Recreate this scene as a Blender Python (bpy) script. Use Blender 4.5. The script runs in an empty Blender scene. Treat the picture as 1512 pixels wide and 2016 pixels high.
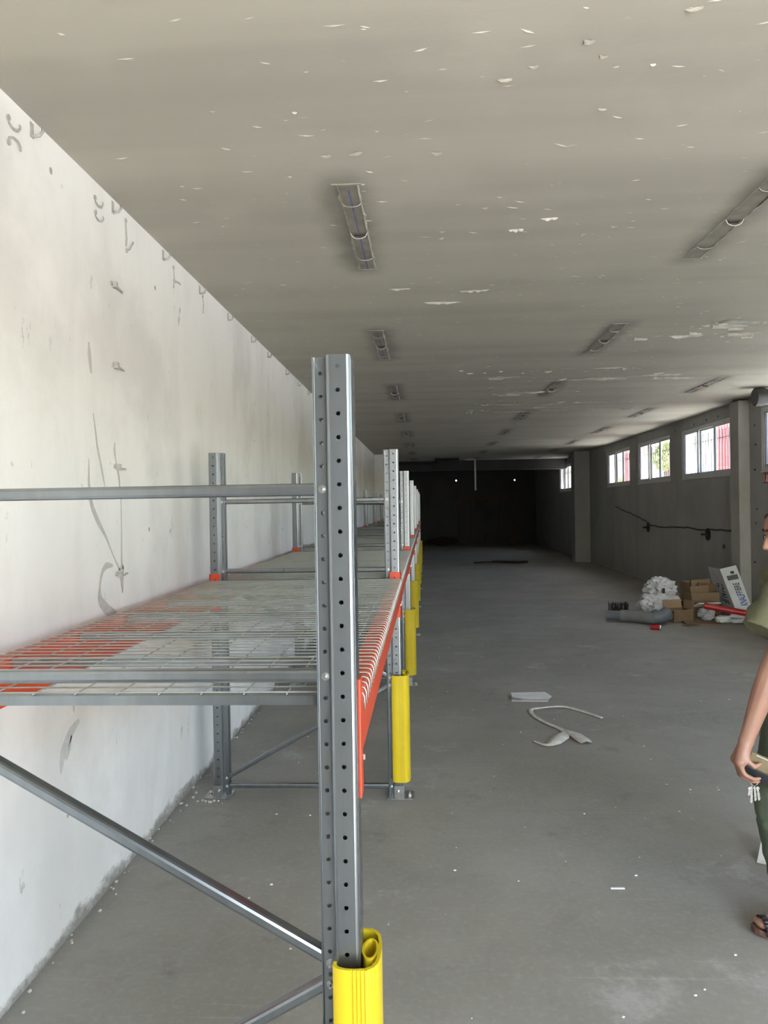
import bpy, bmesh, math, random
from mathutils import Vector, Matrix, noise as mnoise

random.seed(7)
scene = bpy.context.scene
COL = scene.collection
PI = math.pi

# ------------------------------------------------------------------ camera
F_PX, YAW, PITCH, ROLL, CAM_H = 1529.35, math.radians(3.089), math.radians(-0.452), math.radians(0.928), 1.678
fw = Vector((-math.sin(YAW) * math.cos(PITCH), math.cos(YAW) * math.cos(PITCH), math.sin(PITCH)))
r0 = Vector((math.cos(YAW), math.sin(YAW), 0)); u0 = r0.cross(fw)
rt = math.cos(ROLL) * r0 - math.sin(ROLL) * u0
up = math.sin(ROLL) * r0 + math.cos(ROLL) * u0
cam_data = bpy.data.cameras.new('camera')
cam_data.sensor_fit = 'VERTICAL'; cam_data.sensor_height = 36.0
cam_data.lens = F_PX / 2016 * 36.0; cam_data.clip_start = 0.05; cam_data.clip_end = 500
cam = bpy.data.objects.new('camera', cam_data); COL.objects.link(cam)
cam.matrix_world = Matrix(((rt.x, up.x, -fw.x, 0), (rt.y, up.y, -fw.y, 0), (rt.z, up.z, -fw.z, CAM_H), (0, 0, 0, 1)))
scene.camera = cam

# ------------------------------------------------------------------ sky, sun, portals, exposure
SUN_EL, SUN_AZ = math.radians(62), math.radians(25)      # sun stands outside the open door, a little to the right
world = bpy.data.worlds.new('world'); scene.world = world; world.use_nodes = True
wn = world.node_tree; wn.nodes.clear()
wo = wn.nodes.new('ShaderNodeOutputWorld'); bg = wn.nodes.new('ShaderNodeBackground'); sky = wn.nodes.new('ShaderNodeTexSky')
sky.sky_type = 'NISHITA'; sky.sun_disc = False; sky.sun_elevation = SUN_EL; sky.sun_rotation = PI - SUN_AZ
sky.air_density = 1.2; sky.dust_density = 2.5; sky.ozone_density = 1.0
bg.inputs['Strength'].default_value = 0.30
wn.links.new(sky.outputs[0], bg.inputs['Color']); wn.links.new(bg.outputs[0], wo.inputs[0])
sd = bpy.data.lights.new('sun', 'SUN'); sd.energy = 6.0; sd.angle = math.radians(0.6); sd.color = (1.0, 0.97, 0.92)
sun = bpy.data.objects.new('sun', sd); COL.objects.link(sun)
to_sun = Vector((math.sin(SUN_AZ) * math.cos(SUN_EL), -math.cos(SUN_AZ) * math.cos(SUN_EL), math.sin(SUN_EL)))
sun.rotation_euler = to_sun.to_track_quat('Z', 'Y').to_euler()
sun.location = (2, -6, 8)

def portal(name, loc, size, rot):
    d = bpy.data.lights.new(name, 'AREA'); d.shape = 'RECTANGLE'; d.size, d.size_y = size
    d.cycles.is_portal = True
    o = bpy.data.objects.new(name, d); COL.objects.link(o); o.location = loc; o.rotation_euler = rot
XL, XR, ZC, YF, YB = -1.4315, 4.613, 3.128, -1.9, 33.0
DOOR = (0.6, 4.5, 0.0, 3.0)
portal('door_portal', ((DOOR[0] + DOOR[1]) / 2, YF - 0.05, 1.5), (DOOR[1] - DOOR[0], 3.0), (math.radians(90), 0, 0))
WINDOWS = [(8.62, 10.93), (12.0, 14.26), (14.92, 17.17), (17.82, 20.03), (24.9, 27.1), (5.72, 8.0), (2.82, 5.1)]
WZ = (2.07, 2.94)
for i, (a, b) in enumerate(WINDOWS):
    portal('window_portal', (XR + 0.26, (a + b) / 2, sum(WZ) / 2), (WZ[1] - WZ[0], b - a), (0, math.radians(90), 0))

vs = scene.view_settings
vs.view_transform = 'Standard'; vs.look = 'None'; vs.gamma = 1.0; vs.use_curve_mapping = False
vs.exposure = 3.32
scene.cycles.max_bounces = 10; scene.cycles.diffuse_bounces = 7; scene.cycles.glossy_bounces = 4
scene.cycles.transparent_max_bounces = 12; scene.cycles.use_denoising = True
scene.cycles.caustics_reflective = False; scene.cycles.caustics_refractive = False
scene.cycles.sample_clamp_indirect = 8.0

# ------------------------------------------------------------------ helpers
def empty(name, loc=(0, 0, 0)):
    o = bpy.data.objects.new(name, None); COL.objects.link(o); o.location = loc; o.empty_display_size = 0.05
    return o
def tag(o, label=None, cat=None, group=None, kind=None):
    if label: o['label'] = label
    if cat: o['category'] = cat
    if group: o['group'] = group
    if kind: o['kind'] = kind
    return o
def thing(name, label, cat, loc=(0, 0, 0), group=None):
    return tag(empty(name, loc), label, cat, group)
def copy_tree(o, parent=None):
    c = o.copy(); COL.objects.link(c); c.parent = parent
    for ch in list(o.children): copy_tree(ch, c)
    return c
def origin(o):
    v = Vector((0, 0, 0))
    while o is not None:
        v += Vector(o.location); o = o.parent
    return v
class MB:
    """collects boxes, tubes, sheets; build() links them as ONE mesh object"""
    def __init__(s): s.v, s.f = [], []
    def add(s, vs_, fs_):
        n = len(s.v); s.v += [tuple(v) for v in vs_]; s.f += [tuple(i + n for i in f) for f in fs_]; return s
    def box(s, a, b, M=None):
        x0, y0, z0 = a; x1, y1, z1 = b
        v = [Vector(p) for p in ((x0,y0,z0),(x1,y0,z0),(x1,y1,z0),(x0,y1,z0),(x0,y0,z1),(x1,y0,z1),(x1,y1,z1),(x0,y1,z1))]
        if M is not None: v = [M @ p for p in v]
        return s.add(v, [(0,3,2,1),(4,5,6,7),(0,1,5,4),(1,2,6,5),(2,3,7,6),(3,0,4,7)])
    def bar(s, a, b, w, h, upv=(0, 0, 1)):
        """box along a->b, w across, h along the up direction"""
        a, b = Vector(a), Vector(b); d = b - a; L = d.length; d.normalize()
        side = d.cross(Vector(upv)).normalized(); u = side.cross(d).normalized()
        M = Matrix.Translation(a) @ Matrix((d, side, u)).transposed().to_4x4()
        return s.box((0, -w / 2, -h / 2), (L, w / 2, h / 2), M)
    def tube(s, pts, r, n=8, cap=True, rad=None):
        pts = [Vector(p) for p in pts]; m = len(pts); rr = rad or [r] * m
        t0 = (pts[1] - pts[0]).normalized(); ref = Vector((0, 0, 1)) if abs(t0.z) < 0.9 else Vector((1, 0, 0))
        nrm = (ref - t0 * ref.dot(t0)).normalized(); vs_, fs_ = [], []
        for i, p in enumerate(pts):
            t = (pts[min(i + 1, m - 1)] - pts[max(i - 1, 0)]).normalized()
            nrm = (nrm - t * nrm.dot(t)).normalized(); bn = t.cross(nrm)
            for k in range(n):
                a = 2 * PI * k / n; vs_.append(p + (nrm * math.cos(a) + bn * math.sin(a)) * rr[i])
        for i in range(m - 1):
            for k in range(n):
                k2 = (k + 1) % n; fs_.append((i * n + k, i * n + k2, (i + 1) * n + k2, (i + 1) * n + k))
        if cap: fs_ += [tuple(range(n - 1, -1, -1)), tuple((m - 1) * n + k for k in range(n))]
        return s.add(vs_, fs_)
    def pipe(s, pts, r, th, n=16):
        """open hollow tube with wall thickness"""
        k = len(s.v); s.tube(pts, r, n, cap=False); m = len(pts)
        s.tube(pts, r - th, n, cap=False)
        o = k + m * n
        for j in range(n):
            j2 = (j + 1) % n
            s.f.append((k + j, o + j, o + j2, k + j2))
            e = (m - 1) * n; s.f.append((k + e + j, k + e + j2, o + e + j2, o + e + j))
        return s
    def prism(s, poly, z0, z1):
        n = len(poly)
        v = [(x, y, z0) for x, y in poly] + [(x, y, z1) for x, y in poly]
        return s.add(v, [tuple(range(n - 1, -1, -1)), tuple(range(n, 2 * n))] + [(i, (i + 1) % n, n + (i + 1) % n, n + i) for i in range(n)])
    def sphere(s, c, r, nu=12, nv=8, M=None):
        r = r if isinstance(r, (tuple, list)) else (r, r, r); vs_, fs_ = [], []
        c = Vector(c)
        def P(x, y, z):
            q = Vector((x * r[0], y * r[1], z * r[2]))
            if M is not None: q = M @ q
            return c + q
        vs_.append(P(0, 0, -1))
        for j in range(1, nv):
            t = -PI / 2 + PI * j / nv
            for i in range(nu):
                a = 2 * PI * i / nu; vs_.append(P(math.cos(a) * math.cos(t), math.sin(a) * math.cos(t), math.sin(t)))
        vs_.append(P(0, 0, 1)); T = len(vs_) - 1
        for i in range(nu):
            i2 = (i + 1) % nu; fs_.append((0, 1 + i2, 1 + i)); fs_.append((T, T - nu + i, T - nu + i2))
        for j in range(nv - 2):
            for i in range(nu):
                i2 = (i + 1) % nu; a = 1 + j * nu
                fs_.append((a + i, a + i2, a + nu + i2, a + nu + i))
        return s.add(vs_, fs_)
    def capsule(s, a, b, ra, rb, n=12):
        a, b = Vector(a), Vector(b); d = (b - a); L = d.length; d.normalize()
        pts, rad = [], []
        for t in (-0.98, -0.8, -0.45): pts.append(a + d * ra * t); rad.append(ra * math.sqrt(1 - t * t))
        for t in (0, .25, .5, .75, 1): pts.append(a + d * L * t); rad.append(ra + (rb - ra) * t)
        for t in (0.45, 0.8, 0.98): pts.append(b + d * rb * t); rad.append(rb * math.sqrt(1 - t * t))
        return s.tube(pts, 0, n, True, rad)
    def mesh(s, name, mat=None, smooth=False, org=Vector((0, 0, 0))):
        me = bpy.data.meshes.new(name); me.from_pydata([tuple(Vector(p) - org) for p in s.v], [], s.f)
        if mat: me.materials.append(mat)
        if smooth: me.polygons.foreach_set('use_smooth', [True] * len(me.polygons))
        me.update(); return me
    def build(s, name, mat, parent=None, smooth=False, bevel=0, solid=0, angle=None):
        o = bpy.data.objects.new(name, s.mesh(name, mat, smooth, origin(parent))); COL.objects.link(o); o.parent = parent
        if solid:
            m = o.modifiers.new('thickness', 'SOLIDIFY'); m.thickness = solid; m.offset = 0
        if bevel:
            m = o.modifiers.new('bevel', 'BEVEL'); m.width = bevel; m.segments = 2; m.limit_method = 'ANGLE'; m.angle_limit = math.radians(40)
        if angle: o.data.set_sharp_from_angle(angle=math.radians(angle))
        return o
def link(name, me, parent=None, loc=(0, 0, 0), rot=(0, 0, 0)):
    o = bpy.data.objects.new(name, me); COL.objects.link(o); o.parent = parent; o.location = loc; o.rotation_euler = rot
    return o
def struct(name, mb, mat, label, cat, **k):
    o = mb.build(name, mat, None, **k); return tag(o, label, cat, None, 'structure')
def rot_to(d, upv=(0, 0, 1)):
    return Vector(d).to_track_quat('Z', 'Y').to_matrix().to_4x4()

# ------------------------------------------------------------------ materials
class NT:
    def __init__(s, name):
        s.m = bpy.data.materials.new(name); s.m.use_nodes = True; s.t = s.m.node_tree; s.b = s.t.nodes['Principled BSDF']
        s.out = s.t.nodes['Material Output']
        s.pos = s.t.nodes.new('ShaderNodeNewGeometry').outputs['Position']
    def n(s, typ, **k):
        x = s.t.nodes.new(typ)
        for a, b in k.items(): setattr(x, a, b)
        return x
    def put(s, sock, val):
        if isinstance(val, bpy.types.NodeSocket): s.t.links.new(val, sock)
        elif val is not None: sock.default_value = val
    def math(s, op, a, b=None, c=None, clamp=False):
        x = s.n('ShaderNodeMath', operation=op, use_clamp=clamp); s.put(x.inputs[0], a); s.put(x.inputs[1], b)
        if c is not None: s.put(x.inputs[2], c)
        return x.outputs[0]
    def map(s, scale=(1, 1, 1), loc=(0, 0, 0), rot=(0, 0, 0), src=None):
        x = s.n('ShaderNodeMapping'); s.put(x.inputs['Vector'], src or s.pos)
        x.inputs['Scale'].default_value = scale; x.inputs['Location'].default_value = loc; x.inputs['Rotation'].default_value = rot
        return x.outputs[0]
    def noise(s, scale, vec=None, detail=4, rough=0.55, dist=0.0):
        x = s.n('ShaderNodeTexNoise'); s.put(x.inputs['Vector'], vec or s.pos)
        x.inputs['Scale'].default_value = scale; x.inputs['Detail'].default_value = detail
        x.inputs['Roughness'].default_value = rough; x.inputs['Distortion'].default_value = dist
        return x.outputs[0]
    def voro(s, scale, vec=None, feature='DISTANCE_TO_EDGE'):
        x = s.n('ShaderNodeTexVoronoi', feature=feature); s.put(x.inputs['Vector'], vec or s.pos); x.inputs['Scale'].default_value = scale
        return x.outputs[0]
    def ss(s, v, a, b):
        x = s.n('ShaderNodeMapRange', interpolation_type='SMOOTHSTEP'); s.put(x.inputs[0], v)
        x.inputs[1].default_value = a; x.inputs[2].default_value = b
        return x.outputs[0]
    def mix(s, f, a, b, blend='MIX'):
        x = s.n('ShaderNodeMix', data_type='RGBA', blend_type=blend); s.put(x.inputs[0], f)
        for k, v in ((6, a), (7, b)):
            if not isinstance(v, bpy.types.NodeSocket): v = (v[0], v[1], v[2], 1)
            s.put(x.inputs[k], v)
        return x.outputs[2]
    def xyz(s):
        x = s.n('ShaderNodeSeparateXYZ'); s.put(x.inputs[0], s.pos); return x.outputs
    def bump(s, h, strength=0.3, dist=0.01):
        x = s.n('ShaderNodeBump'); x.inputs['Strength'].default_value = strength; x.inputs['Distance'].default_value = dist
        s.put(x.inputs['Height'], h); s.put(s.b.inputs['Normal'], x.outputs[0])
    def done(s, col, rough=0.8, metal=0.0, spec=None):
        if not isinstance(col, bpy.types.NodeSocket): col = (col[0], col[1], col[2], 1)
        s.put(s.b.inputs['Base Color'], col); s.put(s.b.inputs['Roughness'], rough); s.b.inputs['Metallic'].default_value = metal
        if spec is not None: s.b.inputs['Specular IOR Level'].default_value = spec
        return s.m
def simple(name, c1, c2=None, scale=12, rough=0.6, metal=0.0, bump=0.0, stretch=(1, 1, 1), spec=None, bscale=None):
    t = NT(name); v = t.map(stretch); f = t.noise(scale, v)
    if bump: t.bump(t.noise(bscale or scale * 4, v), bump, 0.004)
    return t.done(t.mix(t.ss(f, .3, .7), c1, c2 or tuple(x * .8 for x in c1)), rough, metal, spec)

# --- ceiling: old painted concrete, form-board bands across, sooty outlines of the removed light fittings
t = NT('ceiling_paint'); X, Y, Z = t.xyz()
band = t.noise(1.0, t.map((.12, 1.7, 1)), 3)
blot = t.noise(1.3, None, 5)
c = t.mix(t.ss(band, .35, .65), (.505, .484, .415), (.425, .408, .352))
c = t.mix(t.ss(blot, .45, .7), c, (.500, .480, .415))
fx = t.math('MINIMUM', t.math('ABSOLUTE', t.math('ADD', X, .36)), t.math('MINIMUM', t.math('ABSOLUTE', t.math('SUBTRACT', X, 1.61)), t.math('ABSOLUTE', t.math('SUBTRACT', X, 3.52))))
fy = t.math('ABSOLUTE', t.math('SUBTRACT', t.math('MODULO', t.math('ADD', Y, 2.92 * 4 - 4.12 + 1.46), 2.92), 1.46))
wob = t.math('MULTIPLY', t.math('SUBTRACT', t.noise(5, None, 3), .5), .12)
soot = t.math('MULTIPLY', t.ss(t.math('ADD', fx, wob), .19, .02), t.ss(t.math('ADD', fy, wob), .84, .56))
c = t.mix(t.math('MULTIPLY', soot, .6), c, (.13, .12, .105))
fleck = t.ss(t.noise(9, t.map((.45, 1.6, 1)), 6, .7), .69, .72)
c = t.mix(t.math('MULTIPLY', fleck, .55), c, (.72, .69, .62))
scr = t.ss(t.noise(3.2, t.map((.7, 4.5, 1), rot=(0, 0, .2)), 7, .75), .70, .74)
c = t.mix(t.math('MULTIPLY', scr, .4), c, (.30, .28, .24))
t.bump(t.noise(14, t.map((.6, 1.5, 1)), 6), .25, .006)
M_CEIL = t.done(c, .75, 0, .3)

# --- left wall: white distemper with vertical wash streaks, scuffs and a crumbling dirty foot
def wall_mat(name, base, grey, foot=True, specks=1.0):
    t = NT(name); X, Y, Z = t.xyz()
    st = t.noise(1.0, t.map((1.6, 1.6, .45)), 8, .65)
    bl = t.noise(.9, None, 6, .6)
    c = t.mix(t.ss(st, .40, .70), base, tuple(b * .87 for b in base))
    c = t.mix(t.math('MULTIPLY', t.ss(bl, .46, .66), .8), c, grey)
    sc = t.ss(t.noise(9, t.map((1, 1, .45)), 7, .75), .63, .69)
    c = t.mix(t.math('MULTIPLY', sc, .55 * specks), c, (.30, .29, .27))
    pit = t.ss(t.math('ADD', t.voro(3.1, None, 'F1'), t.math('MULTIPLY', t.noise(30, None, 3), .04)), .070, .050)
    c = t.mix(t.math('MULTIPLY', pit, .7 * specks), c, (.22, .21, .19))
    if foot:
        h = t.math('ADD', Z, t.math('MULTIPLY', t.math('SUBTRACT', t.noise(3.2, t.map((1, 1, 1.6)), 8, .75), .5), .24))
        c = t.mix(t.ss(h, .060, .025), c, (.42, .41, .375))
        dk = t.ss(t.math('ADD', h, t.math('MULTIPLY', t.noise(26, None, 5, .7), .14)), .100, .070)
        c = t.mix(t.math('MULTIPLY', dk, .55), c, (.17, .165, .15))
    t.bump(t.math('ADD', t.noise(6, None, 6, .65), t.math('MULTIPLY', sc, -.4)), .22, .012)
    return t.done(c, .85, 0, .25)
M_WALL = wall_mat('wall_distemper', (.86, .85, .82), (.70, .69, .66))
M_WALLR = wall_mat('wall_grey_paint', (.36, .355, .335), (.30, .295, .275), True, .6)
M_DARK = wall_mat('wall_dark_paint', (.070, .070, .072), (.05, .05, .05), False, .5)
M_JAMB = simple('cream_render', (.50, .48, .43), (.45, .435, .39), 6, .85)

# --- floor: power-floated concrete with stains, dust and scratches
t = NT('floor_concrete'); X, Y, Z = t.xyz()
a = t.noise(.8, None, 6, .6); b_ = t.noise(4.5, None, 6, .65); d_ = t.noise(38, None, 4)
c = t.mix(t.ss(a, .35, .68), (.245, .235, .205), (.310, .297, .262))
c = t.mix(t.math('MULTIPLY', t.ss(b_, .52, .72), .5), c, (.225, .216, .190))
c = t.mix(t.math('MULTIPLY', t.ss(d_, .45, .75), .35), c, (.365, .350, .312))
stn = t.ss(t.noise(2.4, t.map((1, 1, 1), loc=(3, 7, 0)), 7, .72), .58, .68)
c = t.mix(t.math('MULTIPLY', stn, .42), c, (.15, .145, .13))
dust = t.ss(t.noise(1.7, t.map((1, 1, 1), loc=(9, 1, 0)), 8, .75), .56, .70)
c = t.mix(t.math('MULTIPLY', dust, .5), c, (.47, .46, .43))
for rz, sc_ in ((.5, 1.0), (1.9, 1.4), (2.6, .8)):
    ln = t.ss(t.noise(2.2 * sc_, t.map((.35, 9, 1), loc=(rz, 2, 0), rot=(0, 0, rz)), 3, .5), .70, .725)
    c = t.mix(t.math('MULTIPLY', ln, .13), c, (.5, .49, .46))
t.bump(t.math('ADD', t.noise(9, None, 6), t.math('MULTIPLY', d_, .3)), .12, .01)
M_FLOOR = t.done(c, t.math('ADD', t.math('MULTIPLY', b_, .25), .52), 0, .35)

t = NT('galvanised_steel')
g1 = t.noise(7, t.map((3, 3, .25)), 4); g2 = t.noise(60, None, 3)
c = t.mix(t.ss(g1, .3, .7), (.285, .305, .32), (.245, .265, .28))
M_GALV = t.done(c, t.math('ADD', t.math('MULTIPLY', g1, .05), .26), .96)
M_WIRE = simple('zinc_wire', (.44, .46, .425), (.38, .40, .37), 20, .45, .6)
M_BOLT = simple('zinc_bolt', (.58, .58, .57), (.45, .45, .44), 40, .28, .95)
M_ORANGE = simple('orange_powder_coat', (.60, .068, .022), (.55, .06, .02), 6, .38)
M_YELLOW = simple('yellow_plastic', (.66, .50, .016), (.61, .455, .014), 5, .42)
M_ALU = simple('window_aluminium', (.62, .63, .64), (.55, .56, .57), 9, .45, .2)
M_GASKET = simple('black_gasket', (.03, .03, .045), (.02, .02, .03), 9, .6)
M_BAR = simple('security_bar_iron', (.10, .07, .08), (.06, .045, .05), 30, .6)
M_TROUGH = simple('chipped_fixing_metal', (.42, .40, .36), (.30, .285, .26), 18, .6, .3, .2)
M_BATTEN = simple('bare_concrete_strip', (.30, .28, .24), (.22, .205, .175), 10, .85, 0, .4)
M_CHIP = simple('paint_flake_white', (.72, .69, .62), (.58, .55, .48), 10, .75)
M_FLAKE = simple('paint_flake_ceiling', (.53, .50, .435), (.44, .415, .36), 14, .75)
M_RIDGE = simple('old_paint_ridge', (.42, .40, .345), (.33, .315, .27), 16, .8)
M_BLUE_LINE = simple('blue_chalk', (.10, .11, .30), (.16, .17, .36), 30, .9)
M_CLIP = simple('painted_steel_clip', (.56, .545, .51), (.40, .39, .36), 50, .6, .2)
M_SMEAR = simple('grey_glue_smear', (.58, .565, .53), (.50, .485, .45), 30, .7, 0, .3)
M_PVC = simple('grey_pvc', (.11, .125, .14), (.09, .10, .115), 6, .5)
M_PIPE = simple('dark_drain_pipe', (.055, .055, .052), (.04, .04, .038), 8, .5)
M_PVCL = simple('dusty_grey_pvc', (.18, .18, .165), (.14, .143, .138), 9, .6)
M_CARD = simple('brown_cardboard', (.27, .185, .108), (.23, .155, .09), 7, .85, 0, .15)
M_CARDD = simple('darker_cardboard', (.19, .12, .065), (.16, .10, .055), 7, .85, 0, .15)
M_BAG = simple('white_plastic_bag', (.55, .55, .54), (.45, .45, .45), 8, .5, 0, .2)
M_PAPER = simple('white_paper', (.70, .69, .66), (.62, .61, .58), 14, .8)
M_CARTON = simple('white_carton', (.66, .67, .67), (.58, .59, .60), 6, .7)
M_RED = simple('red_plastic', (.40, .012, .014), (.34, .01, .012), 9, .4)
M_INK = simple('black_print', (.02, .02, .022), (.015, .015, .015), 9, .6)
M_INKB = simple('blue_print', (.005, .06, .28), (.005, .05, .24), 9, .5)
M_WOOD = simple('old_dark_timber', (.085, .055, .032), (.055, .037, .024), 6, .8, 0, .3, (1, 1, .2))
M_BLACK = simple('black_leather', (.018, .018, .02), (.012, .012, .014), 30, .4)
M_CRACK = simple('dark_crack', (.05, .048, .045), (.08, .075, .07), 20, .95)
M_RUST = simple('rusty_iron', (.07, .05, .04), (.04, .032, .028), 25, .8, .4)
M_CLOTH = simple('dirty_white_cloth', (.62, .60, .54), (.50, .48, .42), 20, .9, 0, .3)
t = NT('window_glass'); t.t.nodes.remove(t.b)
tr = t.n('ShaderNodeBsdfTransparent'); gl = t.n('ShaderNodeBsdfGlossy'); gl.inputs['Roughness'].default_value = .03
tr.inputs[0].default_value = (.88, .90, .90, 1)
fr = t.n('ShaderNodeFresnel'); fr.inputs[0].default_value = 1.45; mx = t.n('ShaderNodeMixShader')
gb = t.n('ShaderNodeNewGeometry'); front = t.math('MULTIPLY', fr.outputs[0], t.math('SUBTRACT', 1.0, gb.outputs['Backfacing']))
t.t.links.new(front, mx.inputs[0]); t.t.links.new(tr.outputs[0], mx.inputs[1]); t.t.links.new(gl.outputs[0], mx.inputs[2])
t.t.links.new(mx.outputs[0], t.out.inputs[0]); M_GLASS = t.m

# ------------------------------------------------------------------ the hall
def wall_sheet(mb, axis, v0, v1, u0, u1, z0, z1, holes):
    """thick wall between v0..v1 along axis ('x' or 'y'), spanning u0..u1 and z0..z1 with rectangular holes (u0,u1,z0,z1)"""
    us = sorted({u0, u1} | {h[0] for h in holes} | {h[1] for h in holes}); zs = sorted({z0, z1} | {h[2] for h in holes} | {h[3] for h in holes})
    def P(v, u, z): return (v, u, z) if axis == 'x' else (u, v, z)
    def solid(i, j):
        if i < 0 or j < 0 or i >= len(us) - 1 or j >= len(zs) - 1: return False
        cu, cz = (us[i] + us[i + 1]) / 2, (zs[j] + zs[j + 1]) / 2
        return not any(h[0] < cu < h[1] and h[2] < cz < h[3] for h in holes)
    for i in range(len(us) - 1):
        for j in range(len(zs) - 1):
            if not solid(i, j): continue
            a, b, c_, d = us[i], us[i + 1], zs[j], zs[j + 1]
            for v in (v0, v1): mb.add([P(v, a, c_), P(v, b, c_), P(v, b, d), P(v, a, d)], [(0, 1, 2, 3)])
            for (di, dj, q) in ((-1, 0, (a, a, c_, d)), (1, 0, (b, b, c_, d))):
                if not solid(i + di, j): mb.add([P(v0, q[0], c_), P(v1, q[0], c_), P(v1, q[0], d), P(v0, q[0], d)], [(0, 1, 2, 3)])
            for dj, zz in ((-1, c_), (1, d)):
                if not solid(i, j + dj): mb.add([P(v0, a, zz), P(v1, a, zz), P(v1, b, zz), P(v0, b, zz)], [(0, 1, 2, 3)])
    return mb

floor = struct('floor', MB().box((XL - .3, YF - .25, -.2), (XR + .25, YB + .3, 0)), M_FLOOR, 'grey dusty concrete floor of the long empty hall', 'floor')
ceiling = struct('ceiling', MB().box((XL - .3, YF - .25, ZC), (XR + .25, YB + .3, ZC + .3)), M_CEIL, 'greige painted concrete ceiling with flaking paint', 'ceiling')
JY = 17.05
mb = MB(); wall_sheet(mb, 'x', XL - .3, XL, YF - .25, JY, 0, ZC, []); wall_sheet(mb, 'x', XL - .3, XL, JY + .025, YB + .3, 0, ZC, [])
wall_left = struct('wall_left', mb, M_WALL, 'long white scuffed wall behind the racking', 'wall')
mb = MB().box((XL - .25, JY - .005, 0), (XL - .012, JY + .03, ZC))
mb.build('panel_joint', M_CRACK, wall_left)
mb = MB(); wall_sheet(mb, 'x', XR, XR + .25, YF - .25, 17.23, 0, ZC, [(a, b, *WZ) for a, b in WINDOWS[:3] + WINDOWS[5:]])
wall_sheet(mb, 'x', XR, XR + .25, 17.255, YB + .3, 0, ZC, [(a, b, *WZ) for a, b in WINDOWS[3:5]])
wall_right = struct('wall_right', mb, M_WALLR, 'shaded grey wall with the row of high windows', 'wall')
MB().box((XR + .012, 17.22, 0), (XR + .2, 17.265, ZC)).build('panel_joint', M_CRACK, wall_right)
VENTS = [(1.30, 2.70), (3.76, 2.68)]
mb = MB(); wall_sheet(mb, 'y', YB, YB + .2, XL - .3, XR + .25, 0, ZC, [(x - .06, x + .06, z - .06, z + .06) for x, z in VENTS])
for x, z in VENTS:      # round openings cut through the end wall
    n = 16; ri = .035
    ring = [(x + ri * math.cos(2 * PI * k / n), z + ri * math.sin(2 * PI * k / n)) for k in range(n)]
    sq = []
    for k in range(n):
        ca, sa = math.cos(2 * PI * k / n), math.sin(2 * PI * k / n); m_ = max(abs(ca), abs(sa)); sq.append((x + .06 * ca / m_, z + .06 * sa / m_))
    for k in range(n):
        k2 = (k + 1) % n
        mb.add([(ring[k][0], YB, ring[k][1]), (ring[k2][0], YB, ring[k2][1]), (sq[k2][0], YB, sq[k2][1]), (sq[k][0], YB, sq[k][1])], [(0, 1, 2, 3)])
        mb.add([(ring[k][0], YB, ring[k][1]), (ring[k2][0], YB, ring[k2][1]), (ring[k2][0], YB + .2, ring[k2][1]), (ring[k][0], YB + .2, ring[k][1])], [(0, 1, 2, 3)])
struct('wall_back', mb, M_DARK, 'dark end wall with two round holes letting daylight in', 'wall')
mb = MB(); wall_sheet(mb, 'y', YF - .25, YF, XL, XR, 0, ZC, [DOOR])
struct('wall_front', mb, wall_mat('entrance_wall_paint', (.20, .20, .195), (.16, .16, .155)), 'entrance wall with the wide open doorway behind the camera', 'wall')
PY = 21.9
struct('wall_end_left', MB().box((XL, PY, 0), (-1.0, PY + .5, ZC)), M_WALL, 'short white return wall at the far end of the racking', 'wall')
struct('wall_end_right', MB().box((4.19, PY + .25, 0), (XR, PY + .75, ZC)), M_WALLR, 'grey pier stepping out of the window wall far back', 'pillar')
struct('trim_1', MB().box((4.455, 11.31, 0), (XR, 11.63, ZC - .03)), wall_mat('pilaster_paint', (.40, .39, .36), (.32, .31, .28), True, 1.2), 'slim grey pilaster between the two nearest windows', 'pilaster', bevel=.012)
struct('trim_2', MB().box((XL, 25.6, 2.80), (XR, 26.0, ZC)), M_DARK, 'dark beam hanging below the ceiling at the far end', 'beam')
struct('ground_outside', MB().box((-60, -70, -.3), (80, 90, -.21)).box((-40, -40, -.21), (60, YF - .25, -.02)), simple('sunlit_concrete_apron', (.50, .485, .45), (.45, .435, .40), 1.2, .9), 'sunlit concrete ground outside the building', 'ground')

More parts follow.
